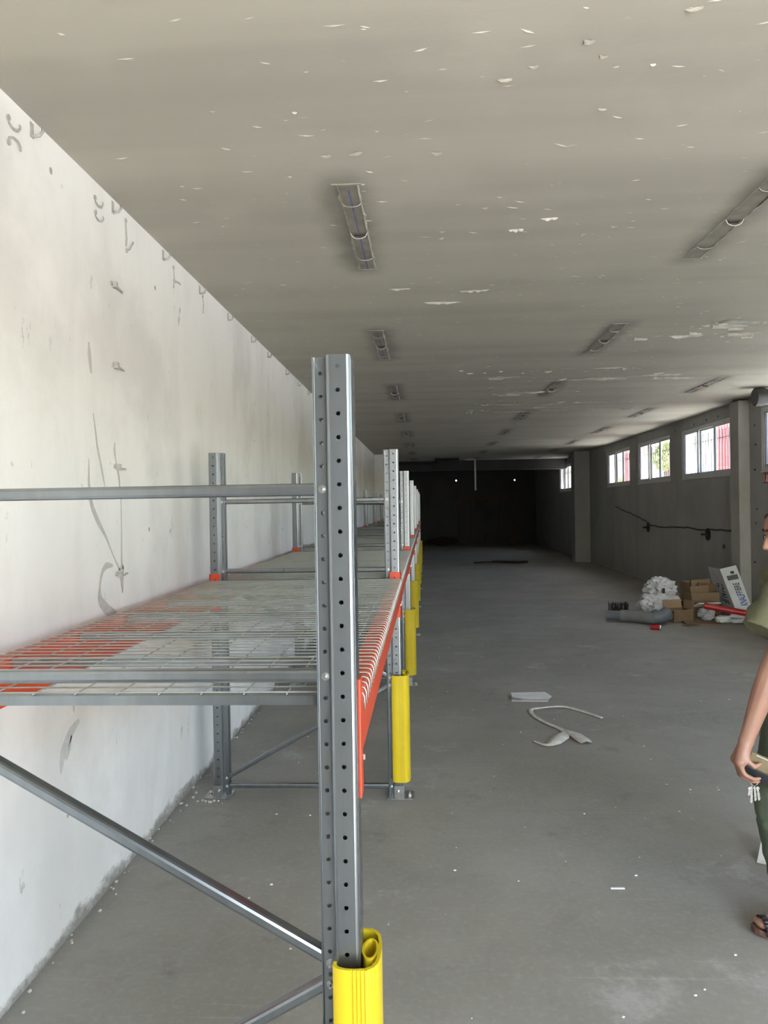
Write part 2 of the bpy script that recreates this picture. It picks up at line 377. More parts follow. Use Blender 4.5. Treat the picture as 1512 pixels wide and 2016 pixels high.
# ------------------------------------------------------------------ windows
wlab = ['window right above the red fire sign', 'high window right behind the slim grey pilaster', 'middle of the three far high windows, with green beyond',
        'high window next to the far grey pier, red post beyond', 'slit of a high window past the far pier', 'high window before the one over the red fire sign', 'high window closest to the entrance door']
for i, (a, b) in enumerate(WINDOWS):
    w = tag(empty('window_%d' % (i + 1), (XR, a, WZ[0])), wlab[i], 'window', None, 'structure')
    z0, z1 = WZ; x0, x1 = XR + .015, XR + .075; fwid = .045
    fr_ = MB(); fr_.box((x0, a, z0), (x1, b, z0 + .06)).box((x0, a, z1 - .06), (x1, b, z1)).box((x0, a, z0 + .06), (x1, a + fwid, z1 - .06)).box((x0, b - fwid, z0 + .06), (x1, b, z1 - .06))
    fr_.build('frame', M_ALU, w)
    MB().box((x0 - .03, a - .01, z0 - .02), (x0 + .02, b + .01, z0 + .004)).build('sill', M_ALU, w)
    L = (b - a - 2 * fwid) / 3
    for k in range(3):
        ya, yb = a + fwid + k * L, a + fwid + (k + 1) * L; xo = x0 + (.006 if k != 1 else .032)
        s_ = MB(); t_ = .038
        s_.box((xo, ya, z0 + .06), (xo + .024, ya + t_, z1 - .06)).box((xo, yb - t_, z0 + .06), (xo + .024, yb, z1 - .06))
        s_.box((xo, ya, z0 + .06), (xo + .024, yb, z0 + .09)).box((xo, ya, z1 - .09), (xo + .024, yb, z1 - .06))
        sash = s_.build('sash', M_ALU, w)
        MB().box((xo + .009, ya + t_, z0 + .09), (xo + .014, yb - t_, z1 - .09)).build('pane', M_GLASS, sash)
        MB().box((xo - .003, ya + t_ - .004, z0 + .09), (xo + .026, ya + t_ + .004, z1 - .09)).box((xo - .003, yb - t_ - .004, z0 + .09), (xo + .026, yb - t_ + .004, z1 - .09)).build('gasket', M_GASKET, sash)
    xb = XR + .21; nb = 17
    for k in range(nb):
        yy = a + .09 + (b - a - .18) * k / (nb - 1)
        MB().tube([(xb, yy, z0 + .02), (xb, yy, z1 - .10)], .0085, 6).build('security_bar', M_BAR, w)
    for zz in (z0 + .05, z1 - .24):
        MB().box((xb - .012, a, zz - .005), (xb + .012, b, zz + .005)).build('cross_rail', M_BAR, w)
# reveals outside the glass are rendered cream
for i, (a, b) in enumerate(WINDOWS):
    mb = MB(); e = .012
    mb.box((XR + .078, b - e, WZ[0]), (XR + .262, b, WZ[1])).box((XR + .078, a, WZ[0]), (XR + .262, a + e, WZ[1]))
    mb.box((XR + .078, a + e, WZ[0]), (XR + .262, b - e, WZ[0] + e)).box((XR + .078, a + e, WZ[1] - e), (XR + .262, b - e, WZ[1]))
    mb.build('window_reveal', M_JAMB, wall_right)

# ------------------------------------------------------------------ outside the windows
M_REDW = simple('red_corrugated_sheet', (.55, .17, .15), (.50, .15, .135), 4, .5)  # pinkish because outdoor haze is mixed into the red
M_WHITEB = simple('white_render', (.78, .76, .72), (.72, .70, .66), 3, .85)
M_SLATE = simple('blue_grey_roofing', (.22, .29, .36), (.18, .24, .30), 3, .7)
M_LEAF = simple('sunlit_foliage', (.34, .40, .10), (.18, .26, .06), 9, .8)
def red_post(label, x, y, w):
    o = thing('red_sheet_column', label, 'column', (x, y, -.2))
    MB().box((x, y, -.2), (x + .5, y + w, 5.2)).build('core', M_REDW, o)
    n = int(w / .15)
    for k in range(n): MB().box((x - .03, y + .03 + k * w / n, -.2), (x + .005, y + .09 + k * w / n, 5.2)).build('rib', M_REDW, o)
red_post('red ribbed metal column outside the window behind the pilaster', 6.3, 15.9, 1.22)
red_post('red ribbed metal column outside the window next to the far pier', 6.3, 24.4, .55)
o = thing('low_building', 'pale low building with blue-grey roof seen through the windows', 'building', (13, 38, -.2))
MB().box((13, 26, -.2), (19, 52, 2.8)).build('wall', M_WHITEB, o)
MB().add([(12.6, 25.6, 3.0), (19.4, 25.6, 3.0), (16, 25.6, 3.9), (12.6, 52.4, 3.0), (19.4, 52.4, 3.0), (16, 52.4, 3.9)], [(0, 1, 2), (3, 5, 4), (0, 2, 5, 3), (1, 4, 5, 2), (0, 3, 4, 1)]).build('roof', M_SLATE, o)
def tree(label, x, y, h, r):
    o = thing('leafy_tree', label, 'tree', (x, y, -.2))
    MB().tube([(x, y, -.2), (x + .1, y, h * .4), (x, y + .1, h * .7)], .14, 8).build('trunk', M_WOOD, o)
    me = MB(); rnd = random.Random(int(x * 10))
    for k in range(900):
        u = Vector((rnd.gauss(0, 1), rnd.gauss(0, 1), rnd.gauss(0, 1))).normalized() * r * rnd.uniform(.55, 1)
        c_ = Vector((x, y, h * .72)) + Vector((u.x, u.y, u.z * 1.1)); q = Vector((rnd.uniform(-1, 1), rnd.uniform(-1, 1), rnd.uniform(-1, 1))).normalized()
        p = q.orthogonal().normalized() * .16; s2 = q.cross(p).normalized() * .09
        me.add([c_ - p, c_ + s2 + q * .02, c_ + p, c_ - s2 + q * .02], [(0, 1, 2), (0, 2, 3)])
    tag(me.build('foliage', M_LEAF, o), kind='stuff')
tree('yellow-green tree seen through the middle far window', 9.3, 30.5, 4.7, .48)
tree('small bushy tree seen through the window next to the far pier', 9.3, 38.2, 3.0, .6)

# ------------------------------------------------------------------ pallet racking
PITCH_Y, Y0, NF = 2.79, 1.637, 8
XF, XB = -.155, -1.25          # front face of the front uprights, back face of the rear uprights
ORD = ['nearest', 'second', 'third', 'fourth', 'fifth', 'sixth', 'seventh', 'eighth']
def holed_strip(mb, P, w, s_h, rx, rz, n, pitch, ztop, dz=0.0):
    """strip of n cells, each with one round hole; P(s, z) maps strip to space"""
    for i in range(n):
        za = ztop - (i + 1) * pitch; cz = ztop - (i + .5) * pitch + dz
        outer = []
        for (sa, zb_, sb, zc_) in ((0, za, w, za), (w, za, w, za + pitch), (w, za + pitch, 0, za + pitch), (0, za + pitch, 0, za)):
            for q in range(3): outer.append((sa + (sb - sa) * q / 3, zb_ + (zc_ - zb_) * q / 3))
        inner = []
        for (s_, z_) in outer:
            an = math.atan2((z_ - cz) / pitch, (s_ - s_h) / w); inner.append((s_h + rx * math.cos(an), cz + rz * math.sin(an)))
        k = len(outer)
        mb.add([P(*p) for p in outer + inner], [(j, (j + 1) % k, k + (j + 1) % k, k + j) for j in range(k)])
def upright_mesh(sgn):
    """omega upright, local origin at front face centre; u runs inwards along -sgn*x, v along y"""
    mb = MB(); H = 2.0
    def U(u, v, z): return (-sgn * u, v, z)
    def flat(u1, v1, u2, v2): mb.add([U(u1, v1, 0), U(u2, v2, 0), U(u2, v2, H), U(u1, v1, H)], [(0, 1, 2, 3)])
    hw, fl = .0475, .0185
    def arc(cu, cv, r, a0, a1, sg, n=4):
        pts = [(cu + r * math.cos(a0 + (a1 - a0) * k / n), sg * (cv + r * math.sin(a0 + (a1 - a0) * k / n))) for k in range(n + 1)]
        for p, q in zip(pts[:-1], pts[1:]): flat(*p, *q)
    for s in (-1, 1):
        holed_strip(mb, lambda a, z: U(.008 + a, s * hw, z), .037, .019, .0048, .0048, 40, .05, H)
        arc(.045, hw - .006, .006, PI / 2, 0, s)
        flat(.051, s * (hw - .006), .051, s * (fl + .004)); arc(.055, fl + .004, .004, PI, 1.5 * PI, s)
        holed_strip(mb, lambda a, z: U(.055 + a, s * fl, z), .025, .0125, .0048, .0048, 40, .05, H, -.010)
        arc(.080, fl + .004, .004, 1.5 * PI, 2 * PI, s)
        arc(.008, hw - .008, .008, PI / 2, PI, s)
        holed_strip(mb, lambda a, z: U(0, s * a, z), hw - .008, .024, .006, .011, 40, .05, H)
    return mb
UPR = {}
for s in (1, -1):
    me = upright_mesh(s).mesh('upright', M_GALV)
    bm = bmesh.new(); bm.from_mesh(me); bmesh.ops.remove_doubles(bm, verts=bm.verts, dist=.0004); bmesh.ops.recalc_face_normals(bm, faces=bm.faces); bm.to_mesh(me); bm.free()
    UPR[s] = me
def hexbolt(mb, c, d, r=.0062, h=.006):
    c, d = Vector(c), Vector(d)
    mb.tube([c, c + d * .0015], r * 1.45, 12); mb.tube([c + d * .0015, c + d * h], r, 6); mb.tube([c + d * h, c + d * (h + .009)], r * .5, 8)
def base_plate_parts(up_o, xf, sgn):
    # xf: world x of the outer face relative to the frame origin; plate is longer to the outside, with one anchor
    p = MB(); a = xf + sgn * .060; b = xf - sgn * .092
    p.box((min(a, b), -.058, 0), (max(a, b), .070, .005))
    p.box((min(xf + sgn * .003, xf - sgn * .05), -.056, .005), (max(xf + sgn * .003, xf - sgn * .05), -.0515, .075))
    p.box((min(xf + sgn * .003, xf - sgn * .05), .0515, .005), (max(xf + sgn * .003, xf - sgn * .05), .056, .075))
    p.build('base_plate', M_BOLT, up_o, bevel=.001)
    q = MB(); hexbolt(q, (xf + sgn * .036, .005, .005), (0, 0, 1), .011, .011); q.build('anchor_bolt', M_BOLT, up_o)
    q = MB(); hexbolt(q, (xf - sgn * .028, -.056, .045), (0, -1, 0), .007, .006); q.build('side_bolt', M_BOLT, up_o)
def make_frame():
    o = thing('rack_ladder', 'x', 'rack frame', (0, 0, 0), 'galvanised upright frames of the racking')
    for sgn, x in ((1, XF), (-1, XB)):
        u = link('upright', UPR[sgn], o, (x, 0, 0)); m = u.modifiers.new('sheet', 'SOLIDIFY'); m.thickness = .002; m.offset = 0
        base_plate_parts(u, x, sgn)
    xa, xb_ = XF - .067, XB + .067
    def brace(name, p, q):
        p, q = Vector(p), Vector(q); d = (q - p).normalized()
        b = MB(); b.bar(p - d * .012, q + d * .012, .033, .027); b.build(name, M_GALV, o, bevel=.0075)
        for e in (p, q):
            for sd_ in (-1, 1): k = MB(); hexbolt(k, (e.x, sd_ * .0195, e.z), (0, sd_, 0)); k.build('bolt', M_BOLT, o)
    for z in (1.716, 1.312, .060): brace('horizontal_brace', (xa, 0, z), (xb_, 0, z))
    brace('diagonal_brace', (xa, 0, .690), (xb_, 0, 1.240))
    brace('diagonal_brace', (xa, 0, .645), (xb_, 0, .108))
    return o
proto = make_frame()
for k in range(NF):
    o = proto if k == 0 else copy_tree(proto)
    o.location = (0, Y0 + .0475 + PITCH_Y * k, 0)
    o['label'] = ['nearest galvanised upright frame, its tall post in front of everything', 'second upright frame, feet bolted down behind the first shelf', 'third galvanised upright frame of the racking from the near end',
        'fourth galvanised upright frame of the racking from the near end', 'fifth galvanised upright frame of the racking from the near end', 'sixth galvanised upright frame of the racking from the near end',
        'seventh galvanised upright frame of the racking from the near end', 'last upright frame of the racking, by the far return wall'][k]

BZ0, BZ1 = 1.122, 1.257
def make_beam(sgn):
    """front (sgn 1) or rear (sgn -1) box beam with two hooked end connectors; origin at bay start"""
    o = thing('shelf_beam', 'x', 'rack beam', (0, 0, 0), 'orange front beams' if sgn > 0 else 'orange rear beams')
    xf = XF + .004 if sgn > 0 else XB - .004
    L = PITCH_Y - .095
    x1, x2 = sorted((xf, xf - sgn * .050))
    MB().box((x1, .004, BZ0), (x2, L - .004, BZ1)).build('box_section', M_ORANGE, o, bevel=.004)
    for ya, yb, yo in ((.0, .004, -.046), (L - .004, L, L + .046)):
        c_ = MB(); xa, xb_ = sorted((xf + sgn * .002, xf - sgn * .062))
        c_.box((xa, ya, 1.040), (xb_, yb, 1.300))
        xa, xb_ = sorted((xf - sgn * .0035, xf + sgn * .002))
        c_.box((xa, min(ya, yo), 1.040), (xb_, max(yb, yo), 1.300))
        con = c_.build('end_connector', M_ORANGE, o, bevel=.0015)
        h = MB(); ym = -.001 if ya == 0 else L + .001; dd = -1 if ya > 0 else 1
        pin_y = (yb + .001) if ya == 0 else (ya - .001)
        h.tube([(xf - sgn * .034, ya - .0006, 1.268), (xf - sgn * .034, yb + .0006, 1.268)], .0045, 10)
        h.build('pin_hole', M_GASKET, con)
        g = MB().box((min(xf - sgn * .004, xf + sgn * .006), (ya + yb) / 2 + (.004 if ya == 0 else -.012), 1.108), (max(xf - sgn * .004, xf + sgn * .006), (ya + yb) / 2 + (.012 if ya == 0 else -.004), 1.120))
        g.build('lock_pin', M_BOLT, con)
    return o
for sgn in (1, -1):
    p = make_beam(sgn)
    for k in range(NF - 1):
        o = p if k == 0 else copy_tree(p)
        o.location = (0, Y0 + .095 + PITCH_Y * k, 0)
        o['label'] = ('%s orange %s beam of the racking%s' % (ORD[k], 'aisle-side' if sgn > 0 else 'wall-side', ', counted from the near end' if 0 < k else ' holding the first wire shelf'))

WR = .0021; DECK_L = 1.338; ZW = BZ1 + .001 + WR
def cross_wire_pts(y):
    xf, xb_ = XF + .010, XB - .010
    return [(xf + .001, y, ZW - .038), (xf, y, ZW - .012), (xf - .004, y, ZW - .003), (xf - .012, y, ZW), (xb_ + .012, y, ZW), (xb_ + .004, y, ZW - .003), (xb_, y, ZW - .012), (xb_ - .001, y, ZW - .038)]
CW = MB().tube(cross_wire_pts(0), WR, 6).mesh('cross_wire', M_WIRE, True)
LW = MB().tube([(0, .004, ZW - 2 * WR), (0, DECK_L - .004, ZW - 2 * WR)], WR, 6).mesh('long_wire', M_WIRE, True)
NCW = 27; LWX = [XF - .068 - .0985 * k for k in range(11)]
def channel_mb(y):
    b = MB(); zt = ZW - 3 * WR - .0005; x0, x1 = XB + .056, XF - .056
    b.box((x0, y - .02, zt - .0025), (x1, y + .02, zt)); b.box((x0, y - .02, zt - .022), (x1, y - .0175, zt - .0025)); b.box((x0, y + .0175, zt - .022), (x1, y + .02, zt - .0025))
    return b
CHY = [.022, .45, .89, 1.316]
CHM = channel_mb(0).mesh('support_channel', M_GALV)
def make_deck(single):
    o = thing('wire_deck', 'x', 'wire deck', (0, 0, 0), 'wire mesh decks of the shelf')
    for y in CHY: link('support_channel', CHM, o, (0, y, 0))
    if single:
        for k in range(NCW): link('cross_wire', CW, o, (0, .006 + (DECK_L - .012) * k / (NCW - 1), 0))
        for x in LWX: link('long_wire', LW, o, (x, 0, 0))
    else:
        b = MB()
        for k in range(NCW): b.tube(cross_wire_pts(.006 + (DECK_L - .012) * k / (NCW - 1)), WR, 5)
        for x in LWX: b.tube([(x, .004, ZW - 2 * WR), (x, DECK_L - .004, ZW - 2 * WR)], WR, 5)
        tag(b.build('wire_mesh', M_WIRE, o, True), kind='stuff')
    return o
far_proto = None; nd = 0
for k in range(NF - 1):
    for j in range(2):
        if k == 0: o = make_deck(True)
        elif far_proto is None: o = far_proto = make_deck(False)
        else: o = copy_tree(far_proto)
        o.location = (0, Y0 + .099 + PITCH_Y * k + j * (DECK_L + .008), 0)
        o['label'] = '%s wire mesh deck of the %s' % ('front half' if j == 0 else 'rear half', ['nearest shelf bay', 'second shelf bay', 'third shelf bay', 'fourth shelf bay', 'fifth shelf bay', 'sixth shelf bay', 'farthest shelf bay'][k])

# yellow upright guards: C shell with a hollow cushion tube in front
def guard_shell():
    outer = []
    key = [(-.056, -.050), (-.056, -.066), (-.046, -.076), (-.030, -.081), (-.018, -.0825)]
    for q in range(4):
        xq = -.016 + q * .0085; key += [(xq, -.0825), (xq + .0008, -.0792), (xq + .0030, -.0792), (xq + .0038, -.0825)]
    key += [(.020, -.079), (.031, -.070), (.039, -.054), (.0425, -.030), (.044, 0)]
    outer = key + [(x, -y) for x, y in reversed(key[:-1])]
    inner = [(-.049, -.050), (-.049, -.062), (-.042, -.069), (-.028, -.0745), (-.010, -.0755), (.012, -.0735), (.024, -.065), (.032, -.050), (.0355, -.028), (.037, 0)]
    inner = inner + [(x, -y) for x, y in reversed(inner[:-1])]
    return outer + inner[::-1]
GZ0, GZ1 = .105, .712
def make_guard():
    o = thing('upright_guard', 'x', 'post guard', (0, 0, GZ0), 'yellow plastic guards on the aisle posts')
    b = MB(); poly = guard_shell(); n = len(poly); h = n // 2
    b.prism([(XF + x, y) for x, y in poly], GZ0, GZ1)
    # caps of a ring need splitting: rebuild caps as strips between the outer and inner outline
    b.f = b.f[2:]
    no = 2 * (5 + 16 + 5) - 1; ni = n - no
    bm = bmesh.new(); vs_ = [bm.verts.new(p) for p in b.v]
    for f in b.f: bm.faces.new([vs_[i] for i in f])
    for off in (0, n):
        ed = []
        for i in range(n):
            e = bm.edges.get((vs_[off + i], vs_[off + (i + 1) % n]))
            ed.append(e)
        bmesh.ops.triangle_fill(bm, use_beauty=True, edges=ed)
    bmesh.ops.recalc_face_normals(bm, faces=bm.faces)
    me = bpy.data.meshes.new('shell'); bm.to_mesh(me); bm.free(); me.materials.append(M_YELLOW)
    for p in me.polygons: p.use_smooth = True
    me.set_sharp_from_angle(angle=math.radians(35))
    link('shell', me, o, (0, 0, -GZ0))
    c_ = MB(); nn = 28
    for sx, sy in ((.0185, .040), (.0130, .0345)):
        for z in (GZ0, GZ1): c_.v += [(XF + .0190 + sx * math.cos(2 * PI * k / nn), sy * math.sin(2 * PI * k / nn), z) for k in range(nn)]
    for k in range(nn):
        k2 = (k + 1) % nn
        c_.f += [(k, k2, nn + k2, nn + k), (2 * nn + k2, 2 * nn + k, 3 * nn + k, 3 * nn + k2), (nn + k, nn + k2, 3 * nn + k2, 3 * nn + k), (k2, k, 2 * nn + k, 2 * nn + k2)]
    g = c_.build('cushion_tube', M_YELLOW, o, True); g.data.set_sharp_from_angle(angle=math.radians(40))
    return o
gp = make_guard()
for k in range(NF):
    o = gp if k == 0 else copy_tree(gp)
    o.location = (0, Y0 + .0475 + PITCH_Y * k, GZ0)
    o['label'] = 'yellow plastic guard around the %s aisle post%s' % (ORD[k] if k < 7 else 'last', ', lowest and largest one' if k == 0 else ' from the near end')

# ------------------------------------------------------------------ ceiling: outlines of removed strip lights, flakes
BX = (-.36, 1.61, 3.52); rown = ('left', 'middle', 'right')
def batten(x, y, big):
    o = thing('light_batten_trace', 'x', 'light mount', (x, y, ZC), 'traces of removed ceiling strip lights')
    L, w = 1.24, .085
    MB().box((x - w / 2, y - L / 2, ZC - .004), (x + w / 2, y + L / 2, ZC + .002)).build('bare_strip', M_BATTEN, o)
    rnd = random.Random(int(x * 100 + y * 10))
    for s in (-1, 1):    # ragged paint edge left along the old housing
        b = MB(); n = 26; pr = []
        for k in range(n + 1):
            yy = y - L / 2 + L * k / n; ww = .006 + .012 * rnd.random() ** 2; hh = .004 + .010 * rnd.random() ** 2
            pr.append((x + s * w / 2, x + s * (w / 2 + ww), yy, hh))
        for k in range(n):
            a, c_ = pr[k], pr[k + 1]
            b.add([(a[0], a[2], ZC - a[3]), (a[1], a[2], ZC - .0005), (c_[1], c_[2], ZC - .0005), (c_[0], c_[2], ZC - c_[3])], [(0, 1, 2, 3)])
        b.build('paint_ridge', M_RIDGE, o, solid=.0015)
    MB().box((x - w / 2 - .01, y + L / 2, ZC - .006), (x + w / 2 + .015, y + L / 2 + .010, ZC + .001)).build('end_ridge', M_RIDGE, o)
    MB().box((x - w / 2 - .03, y - L / 2 - .012, ZC - .0035), (x + w / 2 + .02, y - L / 2, ZC + .001)).build('end_ridge', M_RIDGE, o)
    for dy, hh in ((-.42, .020), (-.02, .034), (.40, .016)):
        b = MB(); n = 8
        for k in range(n):
            a0, a1 = -1 + 2 * k / n, -1 + 2 * (k + 1) / n
            f = lambda a: (x + a * .046, y + dy, ZC - .004 - hh * (1 - a * a) ** .5)
            p, q = f(a0), f(a1)
            b.add([p, q, (q[0], q[1] + .018, q[2] + .006), (p[0], p[1] + .018, p[2] + .006)], [(0, 1, 2, 3)])
        b.build('bent_bracket', M_CHIP if dy == -.02 else M_TROUGH, o, solid=.003)
    MB().box((x - .025, y - .012, ZC - .012), (x + .03, y + .02, ZC - .0035)).build('cable_hole', M_CRACK, o)
    if x < 0: MB().box((x - .0035, y - L / 2 + .05, ZC - .0050), (x + .0035, y + L / 2, ZC - .0035)).build('chalk_line', M_BLUE_LINE, o)
    return o
for r, x in enumerate(BX):
    for k in range(6):
        if r == 2 and k < 2: continue
        o = batten(x - (.02 if r == 0 and k else 0) + (.03 if r == 0 and k == 0 else 0), 4.12 + 2.92 * k, True)
        o['label'] = '%s bare strip-light trace in the %s row on the ceiling' % (('%s' % ORD[k - 2 if r == 2 else k]), ('left-hand' if r == 0 else 'middle' if r == 1 else 'window-side'))

def flake_mesh(seed, size):
    rnd = random.Random(seed); n = 9; b = MB(); pts = []
    ax, ay = size * rnd.uniform(.8, 1.5), size * rnd.uniform(.35, .7)
    curl = rnd.uniform(.15, .55)
    for ring in (.5, 1.0):
        for k in range(n):
            a = 2 * PI * k / n; rr = rnd.uniform(.65, 1.15) * ring
            xx, yy = ax * rr * math.cos(a), ay * rr * math.sin(a)
            pts.append((xx, yy, -max(0, yy + ay * .3) * curl - .001 - (rnd.random() * .003)))
    pts.append((0, 0, -.001))
    f = [(2 * n, k, (k + 1) % n) for k in range(n)] + [(k, n + k, n + (k + 1) % n, (k + 1) % n) for k in range(n)]
    b.add(pts, f); return b
FLK = [flake_mesh(100 + i, s).mesh('paint_flake', m, False) for i, (s, m) in enumerate([(.022, M_CHIP), (.03, M_CHIP), (.04, M_FLAKE), (.03, M_FLAKE), (.05, M_CHIP), (.07, M_FLAKE), (.09, M_FLAKE), (.035, M_CHIP)])]
spots = [(2.54, 6.45), (2.25, 6.94), (2.46, 6.58), (2.11, 9.23), (2.33, 9.16), (1.42, 10.18), (1.17, 10.32), (2.47, 12.18), (2.50, 8.94), (2.65, 8.9), (1.70, 11.73), (2.71, 6.9), (1.92, 7.0), (.82, 8.96), (1.56, 8.45),
         (.773, 2.63), (.535, 2.48), (.379, 2.61), (.294, 2.68), (.813, 2.34), (-.265, 3.185), (.312, 3.83), (-.39, 3.2), (.068, 3.215), (.875, 4.25), (.522, 4.14), (.647, 4.0), (.108, 4.14), (1.01, 4.15), (-.78, 3.1), (-.46, 2.84), (.17, 5.59), (.46, 5.17), (-.9, 5.02), (.6, 2.57)]
rnd = random.Random(5)
def put_flake(x, y, idx, sc=1.0):
    o = link('paint_flake', FLK[idx], ceiling, (x, y, ZC - .0005), (0, 0, rnd.uniform(-.5, .5))); o.scale = (sc, sc, sc)
for i, (x, y) in enumerate(spots):
    small = y < 5.8
    put_flake(x, y, rnd.choice([0, 3, 2]) if small else rnd.choice([4, 5, 6, 2]), rnd.uniform(.45, .8) if small else rnd.uniform(.8, 1.2))
for (ya, xa, xb_, n) in ((6.5, 2.2, 3.3, 12), (6.95, 2.0, 3.2, 12), (9.2, 1.6, 3.2, 26), (10.2, .9, 2.2, 12), (11.3, .6, 3.0, 22), (12.2, .6, 3.4, 26), (8.6, .4, 2.6, 12)):
    for k in range(n): put_flake(rnd.uniform(xa, xb_), ya + rnd.gauss(0, .07), rnd.choice([0, 1, 2, 3, 4, 5, 7]), rnd.uniform(.45, .95))
for k in range(46): put_flake(rnd.uniform(-1.2, 3.6), rnd.uniform(2.2, 6.2), rnd.choice([2, 3, 3, 0]), rnd.uniform(.2, .45))
b = MB()
for k in range(1100):
    x, y = rnd.uniform(-1.3, 4.4), rnd.uniform(2.2, 9.0) if rnd.random() < .6 else rnd.uniform(9, 14); s = rnd.uniform(.002, .007)
    an = rnd.uniform(-.5, .5); el = rnd.uniform(1.5, 6); dx, dy = math.cos(an) * s * el, math.sin(an) * s * el; s2 = s * .5; dxn, dyn = math.cos(an) * s2, math.sin(an) * s2
    b.add([(x - dx, y - dy, ZC - .001), (x + dyn, y - dxn, ZC - .001), (x + dx, y + dy, ZC - .002), (x - dyn, y + dxn, ZC - s * .6)], [(0, 1, 2, 3)])
tag(b.build('paint_chips', M_CHIP, ceiling), kind='stuff')
def peel(x, y, L, w, rz):
    q = MB(); n = max(8, int(L / .03)); A, B = [], []
    for k in range(n + 1):
        e = max(0, math.sin(PI * k / n)) ** .5; xx = x - L / 2 + L * k / n
        A.append((xx, y - rnd.uniform(.5, 1) * w * e * .5 + rz * (xx - x), ZC - .0015)); B.append((xx, y + rnd.uniform(.55, 1) * w * e * .5 + rz * (xx - x), ZC - .002 - e * rnd.uniform(.004, .014)))
    q.add(A + B, [(k, k + 1, n + 2 + k, n + 1 + k) for k in range(n)]); q.build('peeling_paint', rnd.choice([M_FLAKE, M_CHIP]), ceiling, solid=.0012)
for (x, y, L, w) in ((1.75, 9.25, .7, .09), (2.15, 9.2, .55, .14), (2.42, 9.12, .5, .12), (2.72, 9.05, .45, .10), (1.3, 10.22, .55, .06), (1.05, 10.35, .3, .05), (2.5, 6.6, .4, .10), (2.75, 6.5, .3, .08), (2.3, 6.95, .3, .06), (2.75, 6.92, .35, .08),
                     (1.2, 11.4, .5, .06), (1.8, 11.5, .6, .05), (2.4, 11.35, .4, .05), (1.4, 12.3, .7, .06), (2.1, 12.25, .6, .06), (2.7, 12.15, .7, .07), (.14, 5.58, .26, .03), (.35, 5.3, .2, .015), (-.15, 5.2, .15, .012), (.9, 8.95, .4, .05), (2.0, 8.5, .35, .05), (.5, 4.15, .08, .02), (.65, 4.0, .09, .014), (3.0, 9.3, .4, .06)):
    peel(x, y, L, w, rnd.uniform(-.12, .12))

# ------------------------------------------------------------------ left wall: clips, straps, glue smears
def hook_clip(y, z, s, label, grp):
    o = thing('wall_hook', label, 'wall hook', (XL, y, z), grp)
    MB().box((XL, y - .014 * s, z - .022 * s), (XL + .003, y + .006 * s, z + .022 * s)).build('plate', M_CLIP, o)
    MB().tube([(XL + .002, y - .004 * s, z - .018 * s), (XL + .022 * s, y, z - .016 * s), (XL + .030 * s, y + .004 * s, z - .002), (XL + .026 * s, y + .012 * s, z + .010 * s)], .0045 * s, 8).build('hook', M_CLIP, o, True)
for k, y in enumerate((2.81, 3.553, 4.245, 4.942, 5.66, 6.43, 7.1, 8.03, 8.8, 9.5, 10.3, 11.2)):
    nm = ORD + ['ninth', 'tenth', 'eleventh', 'twelfth']
    hook_clip(y, 3.085, 1.25, '%s bent hook in the row under the ceiling on the white wall' % nm[k], 'bent hooks under the ceiling')
def strap(name, y, z, pts, label):
    o = thing(name, label, 'strap clip', (XL, y, z))
    b = MB(); w = .009
    for (p, q) in zip(pts[:-1], pts[1:]):
        P0, P1 = Vector((XL + .003 + p[2], y + p[0], z + p[1])), Vector((XL + .003 + q[2], y + q[0], z + q[1]))
        n_ = Vector((0, (P1 - P0).z, -(P1 - P0).y)); n_ = n_.normalized() * w / 2 if n_.length > 1e-6 else Vector((0, 0, w / 2))
        b.add([P0 - n_, P1 - n_, P1 + n_, P0 + n_], [(0, 1, 2, 3)])
    b.build('band', M_CLIP, o, solid=.003)
    MB().tube([(XL, y + pts[0][0], z + pts[0][1]), (XL + .006, y + pts[0][0], z + pts[0][1])], .011, 10).build('screw', M_CLIP, o)
    return o
Cc = [(-.03, .010, 0), (-.028, -.006, 0), (-.005, -.017, .004), (.020, -.013, .008), (.034, .003, .01), (.032, .014, .008)]
Cd = [(x, -z, d) for x, z, d in Cc]
strap('pipe_strap', 2.67, 3.040, Cc, 'curled strap beside the nearest ceiling hook, upper one of its pair')
strap('pipe_strap', 2.67, 2.975, Cd, 'curled strap beside the nearest ceiling hook, lower one of its pair')
strap('pipe_strap', 3.38, 3.042, Cc, 'curled strap beside the second ceiling hook, upper one of its pair')
strap('pipe_strap', 3.38, 2.978, Cc, 'curled strap beside the second ceiling hook, lower one of its pair')
strap('pipe_strap', 3.70, 3.02, [(0, .06, 0), (0, .03, 0), (0, -.03, .004), (0, -.065, 0)], 'upright metal strap below the ceiling, left of the third hook')
strap('pipe_strap', 3.73, 2.955, [(-.025, -.02, 0), (0, -.005, .006), (.035, .04, .012)], 'slanting broken strap end under the upright strap')
strap('pipe_strap', 4.41, 3.00, [(0, .07, 0), (.004, .0, .004), (0, -.05, 0)], 'upright strap between the third and fourth ceiling hooks')
strap('pipe_strap', 4.45, 2.995, [(-.03, 0, 0), (.02, .006, .006), (.06, .004, .01)], 'short crosswise strap end by the third ceiling hook')
strap('pipe_strap', 5.0, 3.0, [(0, .06, 0), (0, .01, .004), (0, -.05, 0)], 'upright strap beside the fourth ceiling hook')
for z, nm in ((2.719, 'topmost'), (2.346, 'second'), (1.877, 'third'), (1.380, 'lowest')):
    y = 3.555
    o = strap('pipe_clamp', y, z, [(-.045, .004, 0), (-.02, .002, .004), (.0, -.006, .016), (.02, -.006, .016), (.045, -.004, .006), (.085, -.004, .002)], '%s small clamp in the vertical line of four on the white wall' % nm)
    o['group'] = 'clamps in a vertical line'
    MB().box((XL, y - .035, z - .012), (XL + .022, y - .01, z + .016)).build('block', M_CLIP, o, bevel=.002)
